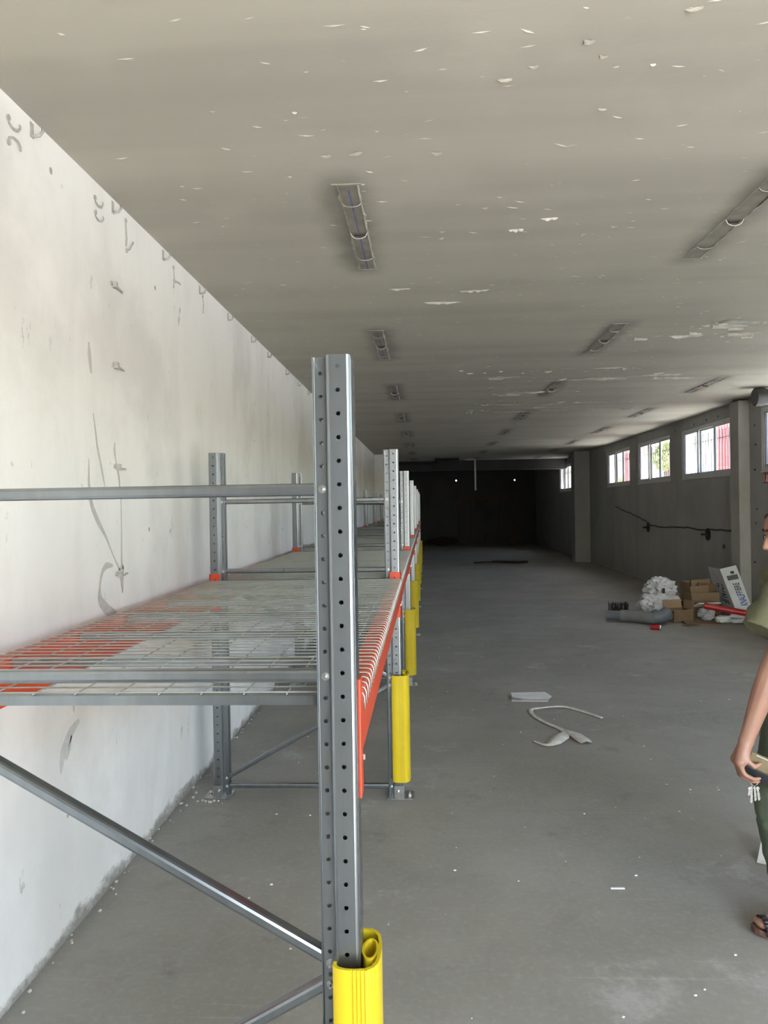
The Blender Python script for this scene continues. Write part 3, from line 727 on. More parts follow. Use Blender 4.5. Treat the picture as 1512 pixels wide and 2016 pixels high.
def ribbon(name, pts, parent, mat, xoff=.0012):
    """flat smear on the left wall; pts = (y, z, width)"""
    b = MB(); P = []
    n = len(pts); S = 6; fine = []
    for i in range(n - 1):
        p0, p1, p2, p3 = pts[max(i - 1, 0)], pts[i], pts[i + 1], pts[min(i + 2, n - 1)]
        for k in range(S):
            u = k / S
            fine.append(tuple(.5 * ((2 * b1) + (-a + c_) * u + (2 * a - 5 * b1 + 4 * c_ - d) * u * u + (-a + 3 * b1 - 3 * c_ + d) * u ** 3) for a, b1, c_, d in zip(p0, p1, p2, p3)))
    fine.append(pts[-1])
    L_, R_ = [], []
    for i, (y, z, w) in enumerate(fine):
        y2, z2, _ = fine[min(i + 1, len(fine) - 1)]; y1, z1, _ = fine[max(i - 1, 0)]
        d = Vector((y2 - y1, z2 - z1)); d = d.normalized() if d.length else Vector((1, 0)); nn = Vector((-d.y, d.x)) * max(w, .002) / 2
        L_.append((XL + xoff, y + nn.x, z + nn.y)); R_.append((XL + xoff, y - nn.x, z - nn.y))
    m = len(L_); b.add(L_ + R_, [(i, i + 1, m + i + 1, m + i) for i in range(m - 1)])
    return b.build(name, mat, parent, solid=.0015)
for pts in ([(3.26, 2.40, .01), (3.265, 2.34, .035), (3.28, 2.27, .012)],
            [(3.29, 2.10, .004), (3.305, 2.05, .012), (3.33, 1.95, .016), (3.37, 1.86, .016), (3.40, 1.78, .008)],
            [(3.24, 1.90, .006), (3.235, 1.80, .02), (3.25, 1.72, .028), (3.31, 1.64, .03), (3.40, 1.56, .016), (3.47, 1.48, .008), (3.55, 1.40, .014)],
            [(3.58, 1.74, .006), (3.58, 1.58, .012), (3.575, 1.45, .016), (3.58, 1.40, .035)],
            [(3.545, 1.41, .014), (3.565, 1.35, .016), (3.578, 1.29, .006)], [(3.59, 1.42, .014), (3.585, 1.36, .016), (3.578, 1.29, .012)],
            [(3.47, 1.425, .012), (3.40, 1.43, .03), (3.35, 1.40, .02), (3.325, 1.34, .02), (3.33, 1.285, .045), (3.40, 1.235, .05), (3.50, 1.195, .04)],
            [(3.52, 1.99, .012), (3.515, 1.95, .022), (3.53, 1.90, .01), (3.56, 1.83, .02), (3.565, 1.78, .012)]):
    ribbon('glue_smear', pts, wall_left, M_SMEAR)
M_DAMP = simple('damp_grey_wash', (.62, .615, .585), (.55, .545, .515), 30, .85)
# mildewed arc low on the wall
for pts in ([(2.93, .66, .02), (2.955, .73, .05), (3.02, .79, .045), (3.10, .82, .02)], [(2.98, .70, .02), (3.01, .74, .025), (3.03, .78, .01)]):
    ribbon('damp_stain', pts, wall_left, M_DAMP)

# ------------------------------------------------------------------ right wall details
def yz_line(pts, r, name, mat, parent):
    MB().tube([(XR - .001, y, z) for y, z in pts], r, 6).build(name, mat, parent)
crk = [(19.19, 1.573), (18.56, 1.491), (17.9, 1.43), (17.24, 1.355), (16.7, 1.28), (16.29, 1.201), (15.6, 1.178), (15.0, 1.185), (14.4, 1.20), (14.09, 1.202), (13.5, 1.19), (12.86, 1.204), (12.02, 1.216)]
fine = []
rnd = random.Random(11)
for (p, q) in zip(crk[:-1], crk[1:]):
    for k in range(4): fine.append((p[0] + (q[0] - p[0]) * k / 4, p[1] + (q[1] - p[1]) * k / 4 + rnd.uniform(-.012, .012)))
fine.append(crk[-1]); yz_line(fine, .013, 'wall_crack', M_CRACK, wall_right)
for y, z, lab in ((16.40, 1.145, 'dark round wall fitting farther back under the crack'), (12.98, 1.126, 'dark round wall fitting with a stub, nearer under the crack')):
    o = thing('wall_fitting', lab, 'wall fitting', (XR, y, z))
    MB().tube([(XR, y, z), (XR - .02, y, z)], .10, 16).build('flange', M_RUST, o)
    MB().tube([(XR - .02, y, z), (XR - .12, y, z)], .018, 8).build('stub', M_RUST, o, True)
MB().box((XR - .004, 12.28, .93), (XR + .001, 12.36, .99)).build('chipped_patch', M_CRACK, wall_right)
for k, (y, z) in enumerate(((11.15, 2.72), (11.12, 2.45), (11.16, 2.1), (11.1, 1.55), (11.14, 1.35), (11.2, .8), (14.6, 2.97), (13.6, 2.99), (13.0, 3.0), (12.5, 3.0))):
    MB().sphere((XR, y, z), (.004, .02 + .006 * (k % 3), .018), 8, 6).build('drill_hole', M_CRACK, wall_right)
# fire sign
o = thing('fire_sign', 'red and white fire sign below the nearest window', 'sign', (XR, 10.78, 1.97))
MB().box((XR - .004, 10.68, 1.90), (XR, 10.88, 2.052)).build('plate', M_RED, o)
g = MB(); g.box((XR - .006, 10.845, 1.92), (XR - .004, 10.862, 2.03)).box((XR - .006, 10.72, 1.92), (XR - .004, 10.80, 1.955)).box((XR - .006, 10.735, 1.955), (XR - .004, 10.785, 2.01)).box((XR - .006, 10.75, 2.01), (XR - .004, 10.77, 2.035))
g.build('pictogram', M_PAPER, o)
MB().box((XR - .003, 10.68, 1.84), (XR, 10.88, 1.893)).build('caption_plate', simple('grey_plate', (.35, .36, .38)), o)
# drain pipe stub under the ceiling
o = thing('drain_pipe', 'dark fat drain pipe under the ceiling above the nearest window', 'pipe', (4.4, 10.25, 3.0))
MB().tube([(4.30, 10.25, 3.0), (XR, 10.25, 3.0)], .105, 24).build('pipe', M_PIPE, o, True, angle=40)
MB().tube([(4.235, 10.25, 3.0), (4.25, 10.25, 3.0), (4.36, 10.25, 3.0)], 0, 24, True, [.10, .118, .118]).build('end_cap', M_PIPE, o, True, angle=40)
MB().tube([(4.43, 10.25, 3.0), (4.455, 10.25, 3.0)], .116, 24).build('clamp_ring', M_TROUGH, o, True, angle=40)

# ------------------------------------------------------------------ far end
o = thing('timber_frame', 'dark timber frame standing against the far end wall', 'frame', (2.5, YB, 0))
for x in (1.42, 1.97, 3.14, 3.68): MB().box((x - .045, YB - .12, 0), (x + .045, YB - .02, 1.86)).build('post', M_WOOD, o, bevel=.006)
MB().box((1.36, YB - .13, 1.86), (3.75, YB - .02, 1.96)).build('top_rail', M_WOOD, o, bevel=.006)
MB().box((2.42, YB - .12, 0), (2.50, YB - .04, .55)).build('short_post', M_WOOD, o, bevel=.006)
o = thing('hanging_pipe', 'thin pale pipe hanging from the ceiling at the far end', 'pipe', (1.57, 24.6, 2.1))
MB().tube([(1.57, 24.6, 2.12), (1.57, 24.6, ZC)], .028, 10).build('drop', M_PAPER, o, True)
MB().tube([(1.25, 24.6, ZC - .03), (1.57, 24.6, ZC - .03)], .03, 10).build('branch', M_PAPER, o, True)
o = thing('ceiling_pipe', 'dark bent service pipe under the far ceiling', 'pipe', (.4, 24.2, 3.0))
MB().tube([(-1.0, 24.2, 2.97), (.30, 24.2, 2.97)], .04, 10).build('low_run', M_RUST, o, True)
MB().tube([(.33, 24.2, 2.95), (.33, 24.2, 3.09)], .04, 10).build('riser', M_RUST, o, True)
MB().tube([(.30, 24.2, 3.085), (1.05, 24.2, 3.085)], .04, 10).build('high_run', M_RUST, o, True)
o = thing('cable_loop', 'dark loop of cable lying on the far floor', 'cable', (2.1, 22.2, 0))
MB().tube([(1.36 + 1.5 * t_, 22.2 + .22 * math.sin(t_ * 6.5), .02) for t_ in [i / 24 for i in range(25)]], .02, 6).build('strand', M_RUST, o, True)
MB().tube([(1.9 + 1.0 * t_, 22.55 + .12 * math.sin(t_ * 5 + 1), .02) for t_ in [i / 16 for i in range(17)]], .02, 6).build('strand', M_RUST, o, True)
def crumple(name, c_, r, seed, amp, mat, parent, freq=6, flat=0.0, n=4):
    bm = bmesh.new(); bmesh.ops.create_icosphere(bm, subdivisions=n, radius=1)
    for v in bm.verts:
        d = v.co.normalized(); off = Vector((seed * 3.1, seed * 1.7, seed * 2.3))
        q = 1 - abs(mnoise.noise(d * freq * .35 + off)) * 1.0 * amp - abs(mnoise.noise(d * freq + off)) * amp * .75 + mnoise.noise(d * freq * 2.3 + off) * amp * .25
        p = Vector((d.x * r[0], d.y * r[1], d.z * r[2])) * q; p.z = max(p.z, -r[2] * (1 - flat)) if flat else p.z
        v.co = p + Vector(c_) - origin(parent)
    me = bpy.data.meshes.new(name); bm.to_mesh(me); bm.free(); me.materials.append(mat)
    for p in me.polygons: p.use_smooth = True
    me.set_sharp_from_angle(angle=math.radians(38))
    return link(name, me, parent)
o = crumple('rubble_sack', (.70, 32.3, .17), (.75, .35, .2), 4, .5, M_RUST, None, 5); tag(o, 'low dark heap at the foot of the end wall', 'sack')

# ------------------------------------------------------------------ litter pile by the window wall
o = thing('pvc_pipe_bend', 'grey plastic drain pipe with two bends lying on the floor', 'pipe', (2.9, 11, 0))
def smooth_path(pts, S=6):
    out = []; n = len(pts)
    for i in range(n - 1):
        p0, p1, p2, p3 = [Vector(pts[j]) for j in (max(i - 1, 0), i, i + 1, min(i + 2, n - 1))]
        for k in range(S):
            u = k / S; out.append(.5 * ((2 * p1) + (-p0 + p2) * u + (2 * p0 - 5 * p1 + 4 * p2 - p3) * u * u + (-p0 + 3 * p1 - 3 * p2 + p3) * u ** 3))
    out.append(Vector(pts[-1])); return out
MB().pipe(smooth_path([(2.52, 11.10, .085), (2.60, 11.07, .085), (2.72, 11.02, .085)]), .068, .006, 20).build('socket', M_PVC, o, True, angle=40)
MB().pipe(smooth_path([(2.70, 11.03, .088), (2.82, 10.98, .090), (2.93, 10.88, .088), (3.03, 10.78, .088), (3.10, 10.74, .090)]), .080, .006, 20).build('bend', M_PVCL, o, True, angle=40)
MB().pipe(smooth_path([(3.07, 10.75, .095), (3.16, 10.74, .105), (3.22, 10.76, .125), (3.27, 10.79, .145)]), .092, .006, 20).build('collar', M_PVC, o, True, angle=40)
o = thing('plastic_sack', 'big crumpled white plastic sack behind the bent pipe', 'sack', (3.35, 11.45, 0))
crumple('lower_sack', (3.34, 11.42, .20), (.34, .26, .22), 3, .38, M_BAG, o, 4)
crumple('upper_sack', (3.38, 11.47, .40), (.27, .24, .20), 8, .42, M_BAG, o, 5)
MB().box((3.345, 11.23, .37), (3.375, 11.27, .44)).build('recess_shade', M_INK, o)  # black block painted in for the shade of a recess in the sack
o = thing('wire_brush_mat', 'tuft of dark bristles behind the grey pipe', 'brush', (2.85, 11.6, 0))
MB().box((2.66, 11.55, 0), (2.97, 11.68, .03)).build('back', M_WOOD, o)
b = MB(); rnd = random.Random(3)
for k in range(120):
    x, y = rnd.uniform(2.67, 2.96), rnd.uniform(11.56, 11.67); b.tube([(x, y, .03), (x + rnd.uniform(-.02, .02), y, .19 + rnd.uniform(-.02, .02))], .003, 3)
tag(b.build('bristles', M_RUST, o), kind='stuff')
def open_box(name, label, cx, cy, w, d, h, ang, mat, flaps, mat2):
    o = thing(name, label, 'box', (cx, cy, 0)); th = .006
    M = Matrix.Translation((cx, cy, 0)) @ Matrix.Rotation(ang, 4, 'Z')
    MB().box((-w / 2, -d / 2, .002), (w / 2, d / 2, .002 + th), M).build('bottom', mat, o)
    for nm, a, b_ in (('side', (-w / 2, -d / 2, 0), (w / 2, -d / 2 + th, h)), ('side', (-w / 2, d / 2 - th, 0), (w / 2, d / 2, h)), ('side', (-w / 2, -d / 2, 0), (-w / 2 + th, d / 2, h)), ('side', (w / 2 - th, -d / 2, 0), (w / 2, d / 2, h))):
        MB().box((a[0], a[1], .002), b_, M).build(nm, mat, o)
    for (px, py, L, ang2, rz) in flaps:      # hinge point, length, opening angle, direction
        F = M @ Matrix.Translation((px, py, h)) @ Matrix.Rotation(rz, 4, 'Z') @ Matrix.Rotation(ang2, 4, 'X')
        ww = w if abs(math.sin(rz)) < .5 else d
        MB().box((-ww / 2 + .01, 0, -th / 2), (ww / 2 - .01, L, th / 2), F).build('flap', mat2, o)
    return o
o = open_box('small_carton', 'small open brown cardboard box beside the bent pipe', 3.50, 11.05, .30, .26, .17, .25, M_CARDD, [(0, -.13, .11, -2.5, PI), (0, .13, .12, 1.2, 0), (.15, 0, .12, 1.35, -PI / 2), (-.15, 0, .11, -.4, PI / 2)], M_CARD)
o = open_box('cardboard_box', 'tall brown cardboard box stuffed with folded card', 3.96, 11.52, .42, .34, .36, .12, M_CARD, [(0, .17, .14, 1.35, 0), (-.21, 0, .14, 1.45, PI / 2)], M_CARDD)
for k, (dx, dy, h, a_) in enumerate(((-.10, .08, .50, .1), (.05, .03, .52, -.12), (.05, -.05, .47, .2), (-.02, -.08, .44, -.1))):
    M = Matrix.Translation((3.96 + dx, 11.52 + dy, .012)) @ Matrix.Rotation(.12 + a_ * .5, 4, 'Z') @ Matrix.Rotation(a_ * .5, 4, 'Y')
    s_ = MB().box((-.14, -.004, 0), (.14, .004, h), M).build('folded_card', M_CARD if k % 2 else M_CARDD)
    tag(s_, ['tallest', 'second tallest', 'third tallest', 'lowest'][[1, 0, 2, 3][k]] + ' folded card sheet stuffed in the tall cardboard box', 'cardboard', 'card sheets in the tall box')
for k, (x, y, z, w, d, a_) in enumerate(((3.72, 10.78, .002, .44, .26, .1), (3.70, 10.80, .014, .40, .24, -.08), (3.54, 10.64, .002, .24, .10, .5))):
    M = Matrix.Translation((x, y, z)) @ Matrix.Rotation(a_, 4, 'Z') @ Matrix.Rotation(.05 * (k == 1), 4, 'X')
    s_ = MB().box((-w / 2, -d / 2, 0), (w / 2, d / 2, .008), M).build('flattened_cardboard', M_CARDD if k else M_CARD)
    tag(s_, ['lower flattened card sheet in front of the tall box', 'upper flattened card sheet in front of the tall box', 'torn strip of card lying by the small carton'][k], 'cardboard')
o = crumple('plastic_wrap', (3.87, 11.0, .11), (.13, .14, .11), 12, .5, M_BAG, None, 5); tag(o, 'crumpled clear plastic wrap between the two cardboard boxes', 'plastic wrap')
M = Matrix.Translation((3.87, 11.0, .232)) @ Matrix.Rotation(.15, 4, 'Z') @ Matrix.Rotation(-.35, 4, 'X')
tag(MB().box((-.16, -.10, -.006), (.16, .10, .006), M).build('foam_sheet', M_PAPER, None), 'flat white foam sheet leaning on the plastic wrap', 'foam sheet')
o = crumple('paper_scrap', (4.30, 10.95, .085), (.17, .08, .085), 21, .5, M_PAPER, None, 5, 0, 3); tag(o, 'crumpled white paper heap at the foot of the printed carton', 'paper')
o = crumple('paper_scrap', (4.02, 10.80, .06), (.13, .10, .06), 25, .5, M_PAPER, None, 6, 0, 3); tag(o, 'small white paper ball under the red tube', 'paper')
o = crumple('paper_scrap', (4.22, 10.78, .045), (.17, .10, .045), 28, .5, M_BAG, None, 6, 0, 3); tag(o, 'flat white paper scrap right under the red tube end', 'paper')
o = crumple('card_scrap', (4.07, 11.14, .11), (.07, .07, .11), 31, .5, M_CARDD, None, 5, 0, 3); tag(o, 'dark torn brown card between the box and the printed carton', 'cardboard')
o = thing('red_tube', 'long red plastic tube lying across the litter pile', 'tube', (4.1, 10.85, .1))
MB().tube([(3.80, 10.90, .235), (4.62 - .06, 10.70, .10)], .042, 16).build('tube', M_RED, o, True, angle=40)
# printed white carton leaning on the pilaster
TL, TR_, BR, BL = Vector((4.13, 11.20, .71)), Vector((4.335, 11.15, .765)), Vector((4.555, 11.03, .012)), Vector((4.345, 11.08, .006))
TLL, BLL = Vector((4.15, 11.72, .70)), Vector((4.32, 11.72, .012))
o = thing('printed_carton', 'white printed carton leaning open against the pilaster', 'carton', (4.35, 11.1, 0))
def panel(name, q, mat, parent, th=.006):
    n_ = (q[1] - q[0]).cross(q[3] - q[0]).normalized() * th
    return MB().add(list(q) + [p + n_ for p in q], [(0, 1, 2, 3), (7, 6, 5, 4), (0, 4, 5, 1), (1, 5, 6, 2), (2, 6, 7, 3), (3, 7, 4, 0)]).build(name, mat, parent)
pr = panel('front_panel', [TL, TR_, BR, BL], M_CARTON, o)
plf = panel('side_panel', [TLL, TL, BL, BLL], M_CARTON, o)
def on_panel(q, u, v, lift=.0015):
    p = q[0] * (1 - u) * (1 - v) + q[1] * u * (1 - v) + q[2] * u * v + q[3] * (1 - u) * v
    return p + out_n(q) * lift
def out_n(q):
    n_ = (q[1] - q[0]).cross(q[3] - q[0]).normalized(); return -n_ if n_.y > 0 or (abs(n_.y) < .3 and n_.x > 0) else n_
def text_mesh(txt, bold=.0):
    cu = bpy.data.curves.new('lettering', 'FONT'); cu.body = txt; cu.size = 1.0; cu.offset = bold; cu.align_x = 'LEFT'; cu.align_y = 'BOTTOM_BASELINE'
    tmp = bpy.data.objects.new('lettering', cu); COL.objects.link(tmp)
    dg = bpy.context.evaluated_depsgraph_get(); me = bpy.data.meshes.new_from_object(tmp.evaluated_get(dg))
    bpy.data.objects.remove(tmp); return me
def print_text(q, txt, mat, parent, u0, u1, v0, v1, bold=.02, flip=False):
    """lettering running up the panel from v0 (low, larger v) to v1; u0..u1 across = letter height"""
    me = text_mesh(txt, bold); xs = [v.co.x for v in me.vertices]; ys = [v.co.y for v in me.vertices]
    mx_, Mx, my, My = min(xs), max(xs), min(ys), max(ys)
    for v in me.vertices:
        a = (v.co.x - mx_) / (Mx - mx_); h = (v.co.y - my) / (My - my)
        v.co = on_panel(q, u1 + (u0 - u1) * h if not flip else u0 + (u1 - u0) * h, v0 + (v1 - v0) * a, .0018) - origin(parent)
    me.materials.clear(); me.materials.append(mat); return link('lettering', me, parent)
Q = [TL, TR_, BR, BL]
print_text(Q, 'KNAUF', M_INKB, pr, .42, .86, .73, .505, .03)
print_text(Q, 'FIBRE', M_INK, pr, .42, .80, .495, .305, .02)
def patch(name, q, u0, u1, v0, v1, mat, parent):
    pts = [on_panel(q, u0, v0), on_panel(q, u1, v0), on_panel(q, u1, v1), on_panel(q, u0, v1)]
    MB().add(pts, [(0, 1, 2, 3)]).build(name, mat, parent, solid=.001)
patch('printed_block', Q, .22, .88, .155, .245, simple('grey_print', (.09, .09, .09), (.05, .05, .05), 60, .6), pr)
patch('printed_square', Q, .52, .74, .085, .135, M_INK, pr)
Q2 = [TLL, TL, BL, BLL]
print_text(Q2, 'KNAUF', M_INKB, plf, .35, .80, .32, .72, .03, True)
# small can, floor litter
o = thing('drink_can', 'small red can with silver lid lying before the pipe', 'can', (3.0, 10.30, .033))
MB().tube([(2.92, 10.34, .033), (3.02, 10.29, .033)], .033, 16).build('body', M_RED, o, True, angle=40)
MB().tube([(3.02, 10.29, .033), (3.027, 10.2865, .033), (3.036, 10.282, .033)], 0, 16, True, [.033, .035, .030]).build('lid', M_BOLT, o, True, angle=40)
def sheet(name, pts, mat, parent, th=.0015):
    b = MB(); b.add(pts[0], pts[1]); return b.build(name, mat, parent, solid=th)
o = thing('folded_paper', 'folded white paper sheet lying on the open floor', 'paper', (.87, 6.75, 0))
sheet('lower_leaf', ([(.70, 6.62, .003), (1.00, 6.60, .003), (1.05, 6.78, .003), (.72, 6.82, .003)], [(0, 1, 2, 3)]), M_PAPER, o)
sheet('upper_leaf', ([(.71, 6.66, .030), (.82, 6.66, .012), (1.02, 6.66, .012), (1.06, 6.74, .014), (1.02, 6.88, .02), (.72, 6.86, .02)], [(0, 1, 5), (1, 2, 3, 4, 5)]), M_PAPER, o)
o = thing('torn_cloth_strip', 'torn off-white cloth strip curling over the open floor', 'cloth', (1.0, 5.9, 0))
def strip(pts, name, mat, parent):
    b = MB(); path = smooth_path([p[:3] for p in pts], 5); ws = []
    for i in range(len(pts) - 1): ws += [pts[i][3] + (pts[i + 1][3] - pts[i][3]) * k / 5 for k in range(5)]
    ws.append(pts[-1][3]); V, R2 = [], []
    for i, p in enumerate(path):
        t_ = (path[min(i + 1, len(path) - 1)] - path[max(i - 1, 0)]).normalized(); s_ = t_.cross(Vector((0, 0, 1))).normalized()
        V += [p - s_ * ws[i] / 2, p + Vector((0, 0, .006 + ws[i] * .08)), p + s_ * ws[i] / 2]
    F = []
    for i in range(len(path) - 1): F += [(3 * i, 3 * i + 1, 3 * i + 4, 3 * i + 3), (3 * i + 1, 3 * i + 2, 3 * i + 5, 3 * i + 4)]
    b.add(V, F); b.build(name, mat, parent, True, solid=.002)
strip([(1.345, 6.08, .006, .03), (1.24, 6.26, .006, .035), (1.12, 6.42, .006, .035), (1.00, 6.40, .012, .02), (.90, 6.38, .006, .025), (.825, 6.34, .006, .04), (.82, 6.18, .006, .035), (.88, 5.98, .006, .035), (.96, 5.82, .006, .045), (1.01, 5.66, .010, .05)], 'tail', M_CLOTH, o)
strip([(1.0, 5.72, .012, .05), (1.04, 5.62, .018, .09), (1.075, 5.50, .014, .10), (1.09, 5.45, .008, .08)], 'end', M_CLOTH, o)
strip([(.985, 5.70, .010, .04), (.93, 5.58, .014, .13), (.86, 5.45, .010, .10), (.80, 5.41, .006, .03), (.73, 5.50, .005, .01)], 'end', M_CLOTH, o)
o = thing('paper_corner', 'white paper tent half hidden behind the trouser leg', 'paper', (1.62, 3.66, 0))
sheet('leaf', ([(1.50, 3.66, .004), (1.60, 3.82, .10), (1.72, 3.72, .06), (1.66, 3.55, .004)], [(0, 1, 2), (0, 2, 3)]), M_PAPER, o)
o = tag(MB().box((.775, 3.40, .001), (.835, 3.41, .006)).build('white_stick', M_PAPER, None), 'short white plastic stick lying on the floor', 'stick')
b = MB(); rnd = random.Random(17)
for k in range(170):
    x, y = rnd.uniform(-.9, 3.9), rnd.uniform(2.3, 9.5); s_ = rnd.uniform(.002, .006)
    b.sphere((x, y, s_ * .4), (s_ * 1.4, s_, s_ * .6), 5, 4)
tag(b.build('floor_grit', M_PAPER, None), 'scattered white crumbs of paint and grit on the floor', 'grit', None, 'stuff')
b = MB()
for k in range(90):     # crumbled plaster along the foot of the left wall and around the far anchor
    x, y = XL + abs(rnd.gauss(0, .03)), rnd.uniform(2.0, 9.0)
    if k > 74: x, y = -1.30 + rnd.gauss(0, .05), 4.36 + rnd.gauss(0, .03)
    s_ = rnd.uniform(.003, .010); b.sphere((x, y, s_ * .5), (s_, s_ * 1.3, s_ * .7), 5, 4)
tag(b.build('plaster_crumbs', M_FLAKE, None), 'crumbled plaster along the foot of the white wall', 'rubble', None, 'stuff')

# ------------------------------------------------------------------ the person at the right edge
M_SKIN = simple('skin', (.32, .175, .12), (.28, .145, .10), 14, .5)
M_SKIN.node_tree.nodes['Principled BSDF'].inputs['Subsurface Weight'].default_value = .08
M_SKIN.node_tree.nodes['Principled BSDF'].inputs['Subsurface Radius'].default_value = (.02, .008, .004)
M_HAIR = simple('dark_brown_hair', (.045, .025, .015), (.025, .014, .009), 40, .5, 0, .4, (1, 1, .2))
M_SHIRT = simple('olive_shirt', (.135, .135, .075), (.10, .10, .055), 9, .85, 0, .25, bscale=26)
M_TROUS = simple('green_linen_trousers', (.085, .105, .070), (.055, .070, .048), 7, .85, 0, .3, bscale=20)
M_SANDAL = simple('brown_leather_sole', (.10, .045, .028), (.07, .032, .02), 12, .55)
M_WALLET = simple('tan_suede', (.20, .155, .085), (.15, .115, .065), 22, .8)
M_KEY = simple('worn_key_nickel', (.34, .33, .31), (.24, .235, .22), 60, .35, .9)
M_EYE = simple('eye_white', (.7, .68, .66)); M_LIP = simple('lips', (.45, .14, .12), (.40, .12, .11), 20, .45)
def remesh(mb, name, mat, parent, vox=.006, it=4, wrinkle=0):
    me = mb.mesh('tmp'); ob = bpy.data.objects.new('tmp', me); COL.objects.link(ob)
    m = ob.modifiers.new('r', 'REMESH'); m.mode = 'VOXEL'; m.voxel_size = vox
    s_ = ob.modifiers.new('s', 'SMOOTH'); s_.factor = .5; s_.iterations = it
    dg = bpy.context.evaluated_depsgraph_get(); out = bpy.data.meshes.new_from_object(ob.evaluated_get(dg))
    bpy.data.objects.remove(ob)
    if wrinkle:
        nrm = [v.vector.copy() for v in out.vertex_normals]; co = [v.co.copy() for v in out.vertices]; flat_ = []
        for c_, n_ in zip(co, nrm):
            flat_ += list(c_ + n_ * wrinkle * (mnoise.noise(Vector((c_.x * 9, c_.y * 9, c_.z * 17))) + .6 * mnoise.noise(Vector((c_.x * 22 + c_.z * 14, c_.y * 20, c_.z * 9 + 3)))))
        out.vertices.foreach_set('co', flat_); out.update()
    og = origin(parent); out.transform(Matrix.Translation(-og)); out.name = name
    out.materials.clear(); out.materials.append(mat)
    for p in out.polygons: p.use_smooth = True
    return link(name, out, parent)
PX = .0
person = thing('person', 'person in olive shirt and green trousers carrying wallet and keys', 'person', (1.45, 3.12, 0))
body = MB()
# trunk, neck, head (facing -x)
body.sphere((1.435, 3.14, .93), (.13, .165, .13)); body.sphere((1.47, 3.14, 1.10), (.100, .135, .16)); body.sphere((1.465, 3.14, 1.27), (.105, .155, .13))
body.capsule((1.465, 3.03, 1.345), (1.465, 3.25, 1.345), .05, .05)
body.capsule((1.445, 3.14, 1.36), (1.43, 3.14, 1.46), .052, .050)
HC = Vector((1.432, 3.14, 1.535)); HM = Matrix.Rotation(math.radians(-8), 4, 'Y')
def hd(x, y, z): return HC + (HM @ Vector((x, y, z)))
body.sphere(HC + Vector((.012, 0, .012)), (.098, .076, .100), 16, 12)
body.sphere(hd(-.03, 0, -.03), (.066, .060, .092), 16, 12, HM.to_3x3())
body.sphere(hd(-.042, 0, .045), (.052, .062, .052), 14, 10)
body.capsule(hd(-.062, 0, -.098), hd(-.070, 0, -.092), .022, .018)        # chin
body.capsule(hd(-.084, 0, .012), hd(-.102, 0, -.030), .009, .0125)        # nose bridge to tip
body.sphere(hd(-.092, -.010, -.036), (.010, .008, .008)); body.sphere(hd(-.092, .010, -.036), (.010, .008, .008))
body.capsule(hd(-.080, -.038, .026), hd(-.088, -.008, .024), .009, .009); body.capsule(hd(-.080, .038, .026), hd(-.088, .008, .024), .009, .009)
body.sphere(hd(-.084, 0, -.060), (.012, .022, .007)); body.sphere(hd(-.082, 0, -.072), (.011, .019, .008))
for s in (-1, 1):
    body.sphere(hd(.008, s * .076, -.012), (.018, .008, .032)); body.sphere(hd(.014, s * .082, -.002), (.013, .006, .02))
# left arm (towards the camera), forearm slanting forwards to the hand
SH, EL, WR_ = Vector((1.415, 2.985, 1.335)), Vector((1.268, 2.935, 1.065)), Vector((1.172, 2.94, .785))
body.capsule(SH, EL, .050, .040); body.capsule(EL, EL + (WR_ - EL) * .35, .041, .041); body.capsule(EL + (WR_ - EL) * .35, WR_, .041, .026)
body.sphere(WR_, (.030, .024, .03))
# palm and fingers around the wallet
PK = Vector((1.135, 2.935, .715))
body.capsule(WR_, PK + Vector((.012, -.012, .006)), .026, .024); body.capsule(WR_, PK + Vector((.012, .020, .006)), .024, .022)
body.capsule(PK + Vector((.006, -.020, 0)), PK + Vector((.006, .026, -.002)), .021, .020)
def finger(p, seg, r):
    p = Vector(p)
    for i, d in enumerate(seg):
        q = p + Vector(d); body.capsule(p, q, r * (1 - .1 * i), r * (1 - .1 * (i + 1)), 10); p = q
finger(PK + Vector((.000, -.026, -.006)), [(.014, -.006, -.036), (.034, .000, -.018), (.022, .006, .002)], .0105)
finger(PK + Vector((.000, -.006, -.010)), [(.012, -.006, -.044), (.038, -.002, -.020), (.024, .006, -.002)], .0108)
finger(PK + Vector((.002, .014, -.010)), [(.012, -.002, -.046), (.036, .002, -.020), (.022, .006, -.002)], .0104)
finger(PK + Vector((.004, .032, -.006)), [(.012, .002, -.038), (.030, .004, -.016), (.018, .004, 0)], .0092)
finger(WR_ + Vector((-.006, -.020, -.030)), [(-.004, -.012, -.032), (.022, -.006, -.022), (.024, .004, .010)], .0120)
# right arm hanging behind the trunk
body.capsule((1.43, 3.29, 1.335), (1.50, 3.345, 1.06), .048, .038); body.capsule((1.50, 3.345, 1.06), (1.44, 3.35, .81), .038, .025)
body.capsule((1.44, 3.35, .80), (1.42, 3.345, .72), .028, .026)
for k in range(4): body.capsule((1.425 + .014 * (k - 1.5), 3.345, .71), (1.405 + .014 * (k - 1.5), 3.335, .62 + .01 * abs(k - 1.5)), .0095, .008, 8)
body.capsule((1.405, 3.335, .76), (1.385, 3.32, .69), .012, .010)
